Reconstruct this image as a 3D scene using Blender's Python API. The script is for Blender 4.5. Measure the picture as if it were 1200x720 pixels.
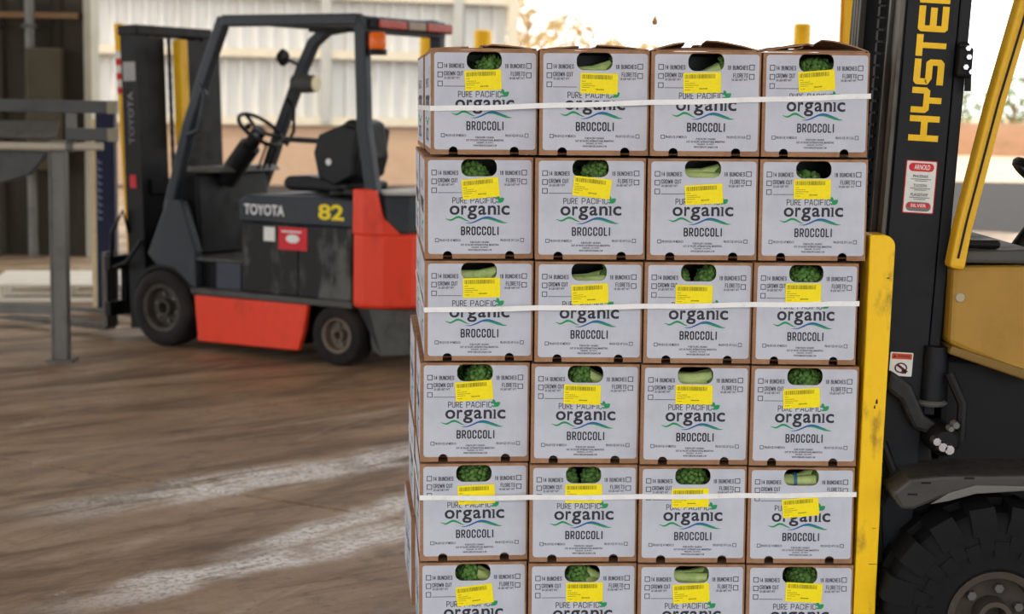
import bpy, bmesh, math, random
from mathutils import Vector, Matrix

for o in list(bpy.data.objects):
    bpy.data.objects.remove(o)
scene = bpy.context.scene
COL = scene.collection
random.seed(11)

# ------------------------------------------------------------------ camera
F = 1950.0                       # focal length in pixels of a 1200 px wide frame
CAM_H = 1.70
PITCH = math.atan(242 / F)
ROLL = 0.018
cam_d = bpy.data.cameras.new('camera')
cam = bpy.data.objects.new('camera', cam_d)
COL.objects.link(cam)
cam_d.sensor_width = 36.0
cam_d.lens = F / 1200 * 36.0
cam_d.clip_end = 800
cam.matrix_world = (Matrix.Translation((0, 0, CAM_H)) @ Matrix.Rotation(math.pi / 2 - PITCH, 4, 'X')
                    @ Matrix.Rotation(ROLL, 4, 'Z'))
cam_d.dof.use_dof = True
cam_d.dof.focus_distance = 4.45
cam_d.dof.aperture_fstop = 3.5
scene.camera = cam

# ------------------------------------------------------------------ light
world = bpy.data.worlds.new('sky')
scene.world = world
world.use_nodes = True
bg = world.node_tree.nodes['Background']
bg.inputs[0].default_value = (0.965, 0.985, 1.0, 1)
bg.inputs[1].default_value = 2.0
sun_d = bpy.data.lights.new('sun', 'SUN')
sun = bpy.data.objects.new('sun', sun_d)
COL.objects.link(sun)
sun_d.energy = 1.7
sun_d.angle = 0.01
sun_d.color = (1.0, 0.90, 0.76)
sun.rotation_euler = (math.radians(46), 0, math.radians(-52))
scene.view_settings.view_transform = 'Standard'
scene.view_settings.look = 'None'
scene.view_settings.gamma = 1.0
scene.view_settings.use_curve_mapping = False
scene.view_settings.exposure = 0.27


def at(u, v, Y):
    """world point on the plane y = Y seen at photo pixel (u, v): used while laying things out"""
    c, s = math.cos(ROLL), math.sin(ROLL)
    a, b = u - 600, v - 360
    x, y = c * a + s * b, -s * a + c * b
    cp, sp = math.cos(PITCH), math.sin(PITCH)
    d = Vector((x / F, cp - sp * y / F, -sp - cp * y / F))
    return Vector((0, 0, CAM_H)) + d * (Y / d.y)


# ------------------------------------------------------------------ materials
def srgb(r, g, b):
    f = lambda c: (c / 12.92 if c <= 0.04045 else ((c + 0.055) / 1.055) ** 2.4)
    return (f(r / 255), f(g / 255), f(b / 255), 1)


class NT:
    def __init__(self, name):
        self.m = bpy.data.materials.new(name)
        self.m.use_nodes = True
        self.t = self.m.node_tree
        self.b = self.t.nodes['Principled BSDF']

    def n(self, kind, **kw):
        x = self.t.nodes.new(kind)
        for k, v in kw.items():
            setattr(x, k, v)
        return x

    def link(self, a, b):
        self.t.links.new(a, b)

    def math(self, op, a, b=None, c=None, clamp=False):
        x = self.n('ShaderNodeMath', operation=op, use_clamp=clamp)
        for i, v in enumerate((a, b, c)):
            if v is None:
                continue
            if isinstance(v, (int, float)):
                x.inputs[i].default_value = v
            else:
                self.link(v, x.inputs[i])
        return x.outputs[0]

    def noise(self, vec, scale, detail=4, rough=0.55, dist=0.0):
        x = self.n('ShaderNodeTexNoise')
        x.inputs['Scale'].default_value = scale
        x.inputs['Detail'].default_value = detail
        x.inputs['Roughness'].default_value = rough
        x.inputs['Distortion'].default_value = dist
        if vec is not None:
            self.link(vec, x.inputs['Vector'])
        return x.outputs['Fac']

    def remap(self, v, a, b, c=0.0, d=1.0, smooth=True):
        x = self.n('ShaderNodeMapRange')
        x.interpolation_type = 'SMOOTHSTEP' if smooth else 'LINEAR'
        self.link(v, x.inputs[0])
        for i, q in enumerate((a, b, c, d)):
            x.inputs[i + 1].default_value = q
        return x.outputs[0]

    def mix(self, fac, a, b, blend='MIX'):
        x = self.n('ShaderNodeMix', data_type='RGBA', blend_type=blend)
        if isinstance(fac, (int, float)):
            x.inputs[0].default_value = fac
        else:
            self.link(fac, x.inputs[0])
        for i, v in ((6, a), (7, b)):
            if isinstance(v, tuple):
                x.inputs[i].default_value = v
            else:
                self.link(v, x.inputs[i])
        return x.outputs[2]

    def bump(self, h, strength, dist=0.01):
        x = self.n('ShaderNodeBump')
        x.inputs['Strength'].default_value = strength
        x.inputs['Distance'].default_value = dist
        self.link(h, x.inputs['Height'])
        self.link(x.outputs[0], self.b.inputs['Normal'])

    def mapping(self, src, scale=(1, 1, 1), rot=(0, 0, 0)):
        if any(rot):                    # turn first, then stretch
            y = self.n('ShaderNodeMapping')
            y.inputs['Rotation'].default_value = rot
            self.link(src, y.inputs['Vector'])
            src = y.outputs[0]
        x = self.n('ShaderNodeMapping')
        x.inputs['Scale'].default_value = scale
        self.link(src, x.inputs['Vector'])
        return x.outputs[0]


MATS = {}


def pm(name, rgb, rough=0.5, metal=0.0, dirt=None, dirt_amt=0.4, scale=12.0, stretch=(1, 1, 1), lo=0.45, hi=0.75,
       bump=0.0, spec=0.32, coat=0.0):
    """paint/plastic/metal with worn patches of its own"""
    if name in MATS:
        return MATS[name]
    k = NT(name)
    col = srgb(*rgb)
    tc = k.n('ShaderNodeTexCoord').outputs['Object']
    v = k.mapping(tc, stretch)
    nz = k.noise(v, scale, 6, 0.65)
    fine = k.noise(v, scale * 7, 3, 0.6)
    d = srgb(*dirt) if dirt else tuple(c * 0.72 for c in col[:3]) + (1,)
    f = k.remap(nz, lo, hi, 0, dirt_amt)
    c2 = k.mix(f, col, d)
    c2 = k.mix(k.remap(fine, 0.35, 0.7, 0, 0.14), c2, tuple(c * 0.75 for c in col[:3]) + (1,))
    k.link(c2, k.b.inputs['Base Color'])
    k.link(k.remap(nz, lo, hi, rough, min(1, rough + 0.2)), k.b.inputs['Roughness'])
    k.b.inputs['Metallic'].default_value = metal
    k.b.inputs['Specular IOR Level'].default_value = spec
    k.b.inputs['Coat Weight'].default_value = coat
    if bump:
        k.bump(fine, bump, 0.004)
    MATS[name] = k.m
    return k.m


def floor_material():
    k = NT('worn_concrete')
    pos = k.n('ShaderNodeNewGeometry').outputs['Position']
    big = k.noise(pos, 0.55, 5, 0.6)
    sweep = k.noise(k.mapping(pos, (0.35, 2.2, 1), (0, 0, math.radians(-38))), 1.3, 8, 0.7, 0.5)
    sweep2 = k.noise(k.mapping(pos, (0.5, 3.4, 1), (0, 0, math.radians(-62))), 0.9, 7, 0.68, 0.5)
    grit = k.noise(pos, 38, 6, 0.7)
    med = k.noise(pos, 5, 7, 0.72)
    c = k.mix(k.remap(big, 0.35, 0.65), srgb(146, 117, 88), srgb(168, 143, 113))
    c = k.mix(k.remap(sweep, 0.42, 0.66, 0, 0.85), c, srgb(86, 66, 48))
    c = k.mix(k.remap(sweep2, 0.48, 0.7, 0, 0.75), c, srgb(92, 75, 58))
    c = k.mix(k.remap(sweep2, 0.44, 0.28, 0, 0.55), c, srgb(192, 176, 152))
    c = k.mix(k.remap(med, 0.5, 0.72, 0, 0.65), c, srgb(78, 64, 52))
    c = k.mix(k.remap(grit, 0.52, 0.72, 0, 0.5), c, srgb(60, 50, 41))
    sep = k.n('ShaderNodeSeparateXYZ')
    k.link(pos, sep.inputs[0])
    X, Y = sep.outputs[0], sep.outputs[1]
    wob = k.math('MULTIPLY', k.math('SUBTRACT', k.noise(pos, 1.6, 5, 0.6), 0.5), 0.42)
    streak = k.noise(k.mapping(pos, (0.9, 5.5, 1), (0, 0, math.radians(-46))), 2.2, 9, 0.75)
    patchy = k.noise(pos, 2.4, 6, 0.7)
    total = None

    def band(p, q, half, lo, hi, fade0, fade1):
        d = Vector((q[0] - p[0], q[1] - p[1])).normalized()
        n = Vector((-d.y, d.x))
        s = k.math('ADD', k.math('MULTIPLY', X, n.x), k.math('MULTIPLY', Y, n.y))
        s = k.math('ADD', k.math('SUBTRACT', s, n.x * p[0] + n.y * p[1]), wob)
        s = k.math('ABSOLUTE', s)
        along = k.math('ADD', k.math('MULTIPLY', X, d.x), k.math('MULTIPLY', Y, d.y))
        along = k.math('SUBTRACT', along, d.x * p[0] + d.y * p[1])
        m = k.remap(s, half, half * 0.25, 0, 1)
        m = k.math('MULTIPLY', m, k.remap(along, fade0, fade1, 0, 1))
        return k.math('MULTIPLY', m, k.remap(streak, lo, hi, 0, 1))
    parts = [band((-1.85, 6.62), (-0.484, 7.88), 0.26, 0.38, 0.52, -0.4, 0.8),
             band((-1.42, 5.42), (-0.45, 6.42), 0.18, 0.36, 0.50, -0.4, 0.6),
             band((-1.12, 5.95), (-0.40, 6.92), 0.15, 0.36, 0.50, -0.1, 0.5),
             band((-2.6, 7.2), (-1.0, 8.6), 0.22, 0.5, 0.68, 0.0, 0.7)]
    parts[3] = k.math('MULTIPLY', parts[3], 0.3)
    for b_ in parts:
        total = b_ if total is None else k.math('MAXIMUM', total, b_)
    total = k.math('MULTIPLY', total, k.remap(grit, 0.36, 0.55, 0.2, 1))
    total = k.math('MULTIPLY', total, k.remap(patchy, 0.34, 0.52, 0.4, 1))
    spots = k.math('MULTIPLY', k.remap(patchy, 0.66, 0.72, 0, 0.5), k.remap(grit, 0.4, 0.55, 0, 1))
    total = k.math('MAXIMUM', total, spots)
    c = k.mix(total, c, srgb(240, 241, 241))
    # hairline cracks
    vo = k.n('ShaderNodeTexVoronoi', feature='DISTANCE_TO_EDGE')
    vo.inputs['Scale'].default_value = 0.75
    wv = k.n('ShaderNodeVectorMath', operation='ADD')
    k.link(pos, wv.inputs[0])
    nv = k.n('ShaderNodeTexNoise')
    nv.inputs['Scale'].default_value = 3
    k.link(pos, nv.inputs['Vector'])
    k.link(nv.outputs['Color'], wv.inputs[1])
    k.link(wv.outputs[0], vo.inputs['Vector'])
    crack = k.math('MULTIPLY', k.remap(vo.outputs['Distance'], 0.0, 0.006, 1, 0), k.remap(big, 0.48, 0.6))
    c = k.mix(k.math('MULTIPLY', crack, 0.55), c, srgb(58, 50, 44))
    k.link(c, k.b.inputs['Base Color'])
    r = k.remap(sweep, 0.3, 0.7, 0.42, 0.72)
    k.link(r, k.b.inputs['Roughness'])
    k.b.inputs['Specular IOR Level'].default_value = 0.35
    h = k.math('ADD', k.math('MULTIPLY', grit, 0.5), k.math('MULTIPLY', med, 0.6))
    h = k.math('SUBTRACT', h, crack)
    k.bump(h, 0.6, 0.010)
    return k.m


def carton_material():
    k = NT('kraft_cardboard')
    tc = k.n('ShaderNodeTexCoord').outputs['Object']
    rnd = k.n('ShaderNodeObjectInfo').outputs['Random']
    n1 = k.noise(tc, 14, 5, 0.6)
    n2 = k.noise(k.mapping(tc, (1, 1, 6)), 60, 3, 0.6)
    c = k.mix(k.remap(n1, 0.35, 0.7), srgb(172, 134, 104), srgb(146, 108, 82))
    c = k.mix(k.remap(n2, 0.45, 0.75, 0, 0.4), c, srgb(120, 86, 64))
    c = k.mix(k.math('MULTIPLY', rnd, 0.25), c, srgb(134, 96, 70))
    k.link(c, k.b.inputs['Base Color'])
    k.b.inputs['Roughness'].default_value = 0.8
    k.b.inputs['Specular IOR Level'].default_value = 0.2
    k.bump(n2, 0.15, 0.002)
    return k.m


def panel_material():
    k = NT('printed_white')
    tc = k.n('ShaderNodeTexCoord').outputs['Object']
    rnd = k.n('ShaderNodeObjectInfo').outputs['Random']
    w = k.n('ShaderNodeTexWave', wave_type='BANDS', bands_direction='X')
    w.inputs['Scale'].default_value = 55
    w.inputs['Distortion'].default_value = 0.6
    w.inputs['Detail'].default_value = 2
    k.link(tc, w.inputs['Vector'])
    n1 = k.noise(tc, 9, 5, 0.6)
    c = k.mix(k.remap(n1, 0.35, 0.72), srgb(198, 201, 212), srgb(183, 186, 198))
    c = k.mix(k.math('MULTIPLY', w.outputs['Fac'], 0.12), c, srgb(176, 180, 194))
    c = k.mix(k.math('MULTIPLY', rnd, 0.3), c, srgb(194, 198, 211))
    scuff = k.noise(k.mapping(tc, (1, 1, 3)), 30, 5, 0.75)
    c = k.mix(k.remap(scuff, 0.66, 0.8, 0, 0.35), c, srgb(168, 150, 136))
    k.link(c, k.b.inputs['Base Color'])
    k.b.inputs['Roughness'].default_value = 0.6
    k.b.inputs['Specular IOR Level'].default_value = 0.3
    k.bump(w.outputs['Fac'], 0.12, 0.001)
    return k.m


def rubber(name, rgb, dust):
    return pm(name, rgb, 0.75, dirt=dust, dirt_amt=0.7, scale=7, lo=0.42, hi=0.7, bump=0.3, spec=0.25)


M_CARTON = carton_material()
M_PANEL = panel_material()
M_INK = pm('dark_ink', (48, 48, 58), 0.6, dirt=(66, 66, 76), dirt_amt=0.3, scale=40)
M_GREENINK = pm('green_ink', (38, 150, 92), 0.6, scale=40)
M_BLUEINK = pm('blue_ink', (38, 98, 160), 0.6, scale=40)
M_STICKER = pm('yellow_sticker', (252, 232, 14), 0.55, scale=20, dirt=(240, 214, 20))
M_STICKINK = pm('sticker_ink', (120, 112, 20), 0.6, scale=40)
M_STRAP = pm('white_strap', (240, 240, 240), 0.35, scale=30)
M_BROC = pm('broccoli_green', (108, 148, 70), 0.6, dirt=(58, 98, 46), dirt_amt=0.8, scale=45, lo=0.4, hi=0.6, bump=0.5)
M_STALK = pm('broccoli_stalk', (204, 222, 142), 0.5, dirt=(150, 186, 92), dirt_amt=0.7, scale=30, bump=0.2)
M_BAND = pm('blue_band', (60, 120, 165), 0.4)
M_RED = pm('forklift_red', (232, 66, 38), 0.4, dirt=(168, 52, 34), dirt_amt=0.6, scale=5, lo=0.5, hi=0.75, stretch=(1, 1, 0.5))
M_SLATE = pm('slate_paint', (38, 46, 54), 0.45, dirt=(78, 78, 74), dirt_amt=0.4, scale=5)
M_BLACK = pm('black_paint', (13, 13, 15), 0.5, dirt=(34, 32, 30), dirt_amt=0.4, scale=8, spec=0.22)
M_PANELBLK = pm('scuffed_black', (26, 26, 26), 0.5, dirt=(104, 104, 100), dirt_amt=0.75, scale=3.2, stretch=(2.2, 1, 0.7), lo=0.46, hi=0.62, spec=0.25)
M_GREYLEDGE = pm('grey_ledge', (76, 76, 72), 0.6, dirt=(48, 45, 40), dirt_amt=0.6, scale=8)
M_SEAT = pm('seat_vinyl', (15, 16, 18), 0.5, scale=12, bump=0.2, spec=0.3)
M_TYRE = rubber('tyre_rubber', (24, 22, 21), (54, 47, 41))
M_RIM = pm('dusty_rim', (72, 65, 57), 0.7, dirt=(40, 35, 31), dirt_amt=0.7, scale=9)
M_RIM2 = pm('tan_rim', (112, 100, 88), 0.7, dirt=(70, 61, 53), dirt_amt=0.7, scale=9)
M_YEL = pm('safety_yellow', (244, 190, 12), 0.45, dirt=(190, 140, 20), dirt_amt=0.5, scale=5)
M_MAST = pm('mast_black', (17, 20, 26), 0.5, dirt=(32, 35, 40), dirt_amt=0.55, scale=9, lo=0.48, hi=0.72, bump=0.08, spec=0.25)
M_RAIL = pm('greasy_rail', (84, 80, 74), 0.4, metal=0.6, dirt=(34, 30, 26), dirt_amt=0.7, scale=6, stretch=(4, 4, 0.6))
M_CHROME = pm('chrome', (200, 200, 205), 0.25, metal=1.0, scale=9)
M_STEEL = pm('grey_steel', (108, 107, 103), 0.5, metal=0.2, dirt=(74, 74, 74), dirt_amt=0.6, scale=4)
M_WHITE = pm('white_paint', (228, 228, 224), 0.5, scale=15)
M_DECALRED = pm('red_decal', (206, 32, 44), 0.45, scale=15)
M_ORANGE = pm('amber_lens', (240, 110, 26), 0.25, scale=15)
M_REDLENS = pm('red_lens', (176, 58, 36), 0.25, scale=15)
M_LENS = pm('clear_lens', (236, 226, 180), 0.15, scale=15)
M_SILVER = pm('silver_ink', (226, 228, 230), 0.4, scale=20)
M_NAVY = pm('navy_paint', (12, 18, 56), 0.5, scale=4)
M_HYEL = pm('mellow_yellow', (226, 176, 36), 0.45, dirt=(150, 116, 40), dirt_amt=0.5, scale=5)
M_PLATEYEL = pm('scuffed_yellow', (246, 198, 16), 0.42, dirt=(120, 92, 40), dirt_amt=0.85, scale=6, stretch=(2, 2, 0.9), lo=0.52, hi=0.72)
M_TAN = pm('tan_cowl', (164, 126, 48), 0.45, dirt=(124, 92, 36), dirt_amt=0.5, scale=4)
M_WOOD = pm('pallet_wood', (168, 132, 92), 0.8, dirt=(110, 80, 54), dirt_amt=0.6, scale=6, stretch=(1, 8, 8))


# ------------------------------------------------------------------ mesh tools
TEXT_CACHE = {}


def text_polys(body, offset=0.0, res=2):
    key = (body, offset, res)
    if key not in TEXT_CACHE:
        cu = bpy.data.curves.new('t', 'FONT')
        cu.body = body
        cu.offset = offset
        cu.resolution_u = res
        cu.fill_mode = 'FRONT' if hasattr(cu, 'fill_mode') else cu.fill_mode
        ob = bpy.data.objects.new('t', cu)
        COL.objects.link(ob)
        dg = bpy.context.evaluated_depsgraph_get()
        me = bpy.data.meshes.new_from_object(ob.evaluated_get(dg))
        vs = [(v.co.x, v.co.y) for v in me.vertices]
        fs = [tuple(p.vertices) for p in me.polygons if p.normal.z > -2]
        x0, x1 = min(v[0] for v in vs), max(v[0] for v in vs)
        y0, y1 = min(v[1] for v in vs), max(v[1] for v in vs)
        vs = [((x - x0) / (x1 - x0), (y - y0) / (y1 - y0)) for x, y in vs]
        bpy.data.objects.remove(ob)
        bpy.data.curves.remove(cu)
        bpy.data.meshes.remove(me)
        TEXT_CACHE[key] = (vs, fs)
    return TEXT_CACHE[key]


class MB:
    def __init__(self, M=None):
        self.v, self.f, self.M = [], [], M

    def add(self, vs, fs, M=None):
        n = len(self.v)
        for p in vs:
            p = Vector(p)
            if M is not None:
                p = M @ p
            if self.M is not None:
                p = self.M @ p
            self.v.append(p)
        self.f += [tuple(i + n for i in q) for q in fs]
        return self

    def bx(self, x0, x1, y0, y1, z0, z1, M=None):
        vs = [(x, y, z) for z in (z0, z1) for y in (y0, y1) for x in (x0, x1)]
        return self.add(vs, [(0, 2, 3, 1), (4, 5, 7, 6), (0, 1, 5, 4), (2, 6, 7, 3), (0, 4, 6, 2), (1, 3, 7, 5)], M)

    def prism(self, poly, axis, a, b, M=None):
        """polygon extruded along axis; poly is (x,z) for 'y', (x,y) for 'z', (y,z) for 'x'"""
        def put(p, t):
            return {'y': (p[0], t, p[1]), 'z': (p[0], p[1], t), 'x': (t, p[0], p[1])}[axis]
        n = len(poly)
        vs = [put(p, a) for p in poly] + [put(p, b) for p in poly]
        fs = [tuple(range(n)), tuple(range(2 * n - 1, n - 1, -1))]
        fs += [(i, i + n, (i + 1) % n + n, (i + 1) % n) for i in range(n)]
        return self.add(vs, fs, M)

    def sweep(self, pts, prof, up=(0, 1, 0), closed=False, caps=True, M=None):
        pts = [Vector(p) for p in pts]
        up = Vector(up)
        n, m = len(pts), len(prof)
        vs, fs = [], []
        for i, p in enumerate(pts):
            a = pts[i - 1] if (i or closed) else p
            b = pts[(i + 1) % n] if (i < n - 1 or closed) else p
            t = (b - a).normalized()
            s = t.cross(up)
            s = s.normalized() if s.length > 1e-6 else t.orthogonal().normalized()
            w = s.cross(t).normalized()
            for q in prof:
                vs.append(p + s * q[0] + w * q[1])
        for i in range(n if closed else n - 1):
            j = (i + 1) % n
            for k in range(m):
                l = (k + 1) % m
                fs.append((i * m + k, i * m + l, j * m + l, j * m + k))
        if caps and not closed:
            fs.append(tuple(range(m - 1, -1, -1)))
            fs.append(tuple((n - 1) * m + k for k in range(m)))
        return self.add(vs, fs, M)

    def tube(self, pts, r, n=10, up=(0.13, 0.97, 0.21), closed=False, M=None):
        return self.sweep(pts, [(r * math.cos(2 * math.pi * k / n), r * math.sin(2 * math.pi * k / n)) for k in range(n)],
                          up, closed, True, M)

    def bar(self, pts, w, h, up=(0, 1, 0), closed=False, M=None):
        return self.sweep(pts, [(-w / 2, -h / 2), (w / 2, -h / 2), (w / 2, h / 2), (-w / 2, h / 2)], up, closed, True, M)

    def lathe(self, prof, n=32, axis='y', c=(0, 0, 0), M=None):
        """prof: (radius, position along axis), revolved round the axis through c"""
        vs, fs, m = [], [], len(prof)
        for i in range(n):
            a = 2 * math.pi * i / n
            for r, t in prof:
                ca, sa = r * math.cos(a), r * math.sin(a)
                p = {'y': (ca, t, sa), 'z': (ca, sa, t), 'x': (t, ca, sa)}[axis]
                vs.append((p[0] + c[0], p[1] + c[1], p[2] + c[2]))
        for i in range(n):
            j = (i + 1) % n
            for k in range(m - 1):
                fs.append((i * m + k, i * m + k + 1, j * m + k + 1, j * m + k))
        fs.append(tuple(i * m for i in range(n)))
        fs.append(tuple(i * m + m - 1 for i in range(n - 1, -1, -1)))
        return self.add(vs, fs, M)

    def text(self, body, put, x0, x1, z0, z1, offset=0.0, res=2):
        """flat lettering fitted into a rectangle; put(a, b) gives the 3D point"""
        vs, fs = text_polys(body, offset, res)
        return self.add([put(x0 + a * (x1 - x0), z0 + b * (z1 - z0)) for a, b in vs], fs)

    def poly(self, pts, put):
        return self.add([put(*p) for p in pts], [tuple(range(len(pts)))])

    def ico(self, c, r, sub=1, sq=(1, 1, 1), jit=0.0, rnd=random):
        bm = bmesh.new()
        bmesh.ops.create_icosphere(bm, subdivisions=sub, radius=1)
        vs = [(c[0] + v.co.x * r * sq[0] * (1 + rnd.uniform(-jit, jit)), c[1] + v.co.y * r * sq[1] * (1 + rnd.uniform(-jit, jit)),
               c[2] + v.co.z * r * sq[2] * (1 + rnd.uniform(-jit, jit))) for v in bm.verts]
        fs = [tuple(v.index for v in f.verts) for f in bm.faces]
        bm.free()
        return self.add(vs, fs)

    def mesh(self, name, mat, smooth=0):
        me = bpy.data.meshes.new(name)
        me.from_pydata([tuple(p) for p in self.v], [], self.f)
        bm = bmesh.new()
        bm.from_mesh(me)
        bmesh.ops.recalc_face_normals(bm, faces=bm.faces)
        bm.to_mesh(me)
        bm.free()
        me.materials.append(mat)
        if smooth:
            for p in me.polygons:
                p.use_smooth = True
            try:
                me.set_sharp_from_angle(angle=math.radians(smooth))
            except Exception:
                pass
        return me

    def build(self, name, mat, parent=None, smooth=0, bevel=0.0, seg=2):
        ob = put_obj(name, self.mesh(name, mat, smooth), parent)
        if bevel:
            md = ob.modifiers.new('bevel', 'BEVEL')
            md.width = bevel
            md.segments = seg
            md.limit_method = 'ANGLE'
            md.angle_limit = math.radians(40)
        return ob


def put_obj(name, mesh, parent=None):
    ob = bpy.data.objects.new(name, mesh)
    COL.objects.link(ob)
    if parent is not None:
        ob.parent = parent
    return ob


def tag(o, label, cat, group=None, kind=None):
    o['label'] = label
    o['category'] = cat
    if group:
        o['group'] = group
    if kind:
        o['kind'] = kind
    return o


def thing(name, label, cat, loc=(0, 0, 0), rotz=0.0, group=None):
    o = bpy.data.objects.new(name, None)
    COL.objects.link(o)
    o.location = loc
    o.rotation_euler = (0, 0, rotz)
    o.empty_display_size = 0.1
    return tag(o, label, cat, group)


def struct(o):
    o['kind'] = 'structure'
    return o


def rrect(x0, x1, z0, z1, r, n=5):
    out = []
    for cx, cz, a0 in ((x1 - r, z1 - r, 0), (x0 + r, z1 - r, 90), (x0 + r, z0 + r, 180), (x1 - r, z0 + r, 270)):
        for i in range(n + 1):
            a = math.radians(a0 + 90 * i / n)
            out.append((cx + r * math.cos(a), cz + r * math.sin(a)))
    return out


# ================================================================== SETTING
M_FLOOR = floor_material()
M_JOINT = pm('joint_dirt', (44, 38, 34), 0.9, scale=6)
M_SAND = pm('sandy_yard', (206, 184, 152), 0.9, dirt=(170, 142, 110), dirt_amt=0.6, scale=0.6, bump=0.2)
fb = MB().bx(-40, 40, -20, 40, -0.22, -0.03).build('floor', M_JOINT)
struct(fb)
dj, nj = Vector((0.889, -0.457)).normalized(), None
nj = Vector((-dj.y, dj.x))
for i in range(-2, 3):
    for j in range(-1, 3):
        n0, d0 = 5.687 + 9 * (j - 1), -0.5 + 9 * (i - 1)
        g = 0.011
        q = [dj * (d0 + g) + nj * (n0 + g), dj * (d0 + 9 - g) + nj * (n0 + g), dj * (d0 + 9 - g) + nj * (n0 + 9 - g), dj * (d0 + g) + nj * (n0 + 9 - g)]
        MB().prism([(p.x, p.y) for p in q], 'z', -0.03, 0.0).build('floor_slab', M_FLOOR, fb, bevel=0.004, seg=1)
ground = MB().bx(-220, 220, 40, 400, -0.3, -0.05).build('ground_outside', M_SAND)
struct(ground)

# roof over the loading dock, out of view above
M_ROOF = pm('roof_sheet', (206, 202, 192), 0.6, scale=2)
struct(MB().bx(-10.2, 11, -3.5, 15.5, 5.4, 5.6).build('ceiling', M_ROOF))
M_DARKWALL = pm('dark_wall', (54, 48, 37), 0.7, dirt=(34, 30, 23), dirt_amt=0.6, scale=1.4, stretch=(3, 1, 0.4))
wl = MB().bx(-9, -4.42, 17.4, 17.6, -0.03, 5.4)
for i in range(29):
    x = -12.9 + i * 0.3
    if -8.98 < x < -4.6:
        wl.prism([(x, 17.4), (x + 0.03, 17.36), (x + 0.09, 17.36), (x + 0.12, 17.4)], 'z', 0.02, 5.35)
wall_left = struct(wl.build('wall_left', M_DARKWALL))
struct(MB().bx(-4.45, -4.37, 17.28, 17.62, -0.03, 5.4).build('trim_1', pm('door_jamb', (168, 164, 148), 0.6, scale=3), None, bevel=0.01))
for x, r, m in ((-4.98, 0.05, M_STEEL), (-5.35, 0.035, M_GREYLEDGE)):
    ob = MB().tube([(x, 17.22, 0.0), (x, 17.22, 5.3)], r, 12).build('wall_pipe', m, wall_left, smooth=40)
    for z in (1.5, 2.35, 3.6):
        MB().bx(x - r - 0.02, x + r + 0.02, 17.16, 17.4, z, z + 0.04).build('pipe_clamp', M_GREYLEDGE, ob)
MB().bx(-5.0, -4.66, 17.1, 17.36, 0.9, 2.15).build('cabinet_panel', pm('olive_panel', (62, 55, 38), 0.6, scale=3), wall_left, bevel=0.02)
MB().bx(-5.4, -4.5, 17.2, 17.36, 2.45, 2.51).build('wall_rail', pm('rusty_rail', (110, 84, 56), 0.7, scale=5), wall_left)
# corrugated building across the yard
M_SHEET = pm('white_sheeting', (206, 203, 196), 0.5, dirt=(186, 178, 166), dirt_amt=0.5, scale=0.9, stretch=(2, 1, 0.4))
M_GIRT = pm('cream_girt', (214, 200, 174), 0.6, scale=3)
M_KICK = pm('tan_kick_wall', (192, 158, 128), 0.85, dirt=(172, 136, 106), dirt_amt=0.6, scale=1.2, bump=0.2)
M_COLGREY = pm('grey_column', (176, 172, 162), 0.5, scale=3)
BW = Matrix.Translation((-8.9, 31.4, -0.05)) @ Matrix.Rotation(math.radians(17), 4, 'Z')     # local x along the wall
L_B = 9.12
wall_back = struct(MB(BW).bx(-3, L_B, 0.0, 0.25, 0, 1.24).build('wall_back', M_KICK))
for i in range(14):
    x0 = -3 + i * 0.9
    w = min(0.9, L_B - x0)
    if w < 0.1:
        break
    pr = [(x0, 0.12)]
    k = 0
    while k * 0.3 + 0.3 <= w + 0.01:
        b = x0 + k * 0.3
        pr += [(b + 0.10, 0.12), (b + 0.12, 0.05), (b + 0.18, 0.05), (b + 0.20, 0.12)]
        k += 1
    pr += [(x0 + w - 0.004, 0.12), (x0 + w - 0.004, 0.16), (x0, 0.16)]
    MB(BW).prism(pr, 'z', 1.24, 6.2).build('cladding_sheet', M_SHEET, wall_back)
for z in (1.2, 2.5, 3.65, 5.1):
    MB(BW).bx(-3, L_B, -0.10, 0.048, z, z + 0.17).build('girt', M_GIRT, wall_back)
for x in (-2.2, 5.28, 7.95, L_B - 0.02):
    MB(BW).bx(x, x + 0.2, -0.13, 0.045, 1.241, 6.2).build('column', M_COLGREY if x < 9 else M_GIRT, wall_back, bevel=0.01)

# ================================================================== FAR YARD
M_BERM = pm('brown_bank', (150, 108, 76), 0.95, dirt=(112, 84, 58), dirt_amt=0.7, scale=0.7, bump=0.5)
rb = random.Random(5)
bv, bf = [], []
NX, NY = 60, 8
for j in range(NY + 1):
    for i in range(NX + 1):
        x = 10 + i * 1.3
        t = j / NY
        h = 1.75 * math.sin(math.pi * t) ** 0.7 * (0.85 + 0.2 * math.sin(i * 0.7) + rb.uniform(-0.06, 0.06))
        bv.append((x, 62 + 9 * t + 0.6 * math.sin(i * 0.5), -0.06 + h))
for j in range(NY):
    for i in range(NX):
        a = j * (NX + 1) + i
        bf.append((a, a + 1, a + NX + 2, a + NX + 1))
berm = MB().add(bv, bf).build('earth_bank', M_BERM, smooth=60)
tag(berm, 'low brown earth bank far behind, beside the large dark mast', 'earth bank')

M_LEAF = [pm('pale_foliage', (196, 170, 122), 0.9, dirt=(150, 132, 84), dirt_amt=0.7, scale=2.5, bump=0.5),  # first foliage bleached pale, overexposure put into its colour
          pm('green_foliage', (124, 140, 92), 0.9, dirt=(94, 108, 66), dirt_amt=0.7, scale=2.5, bump=0.5)]
M_TRUNK = pm('trunk', (140, 108, 80), 0.9, scale=4)


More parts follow.
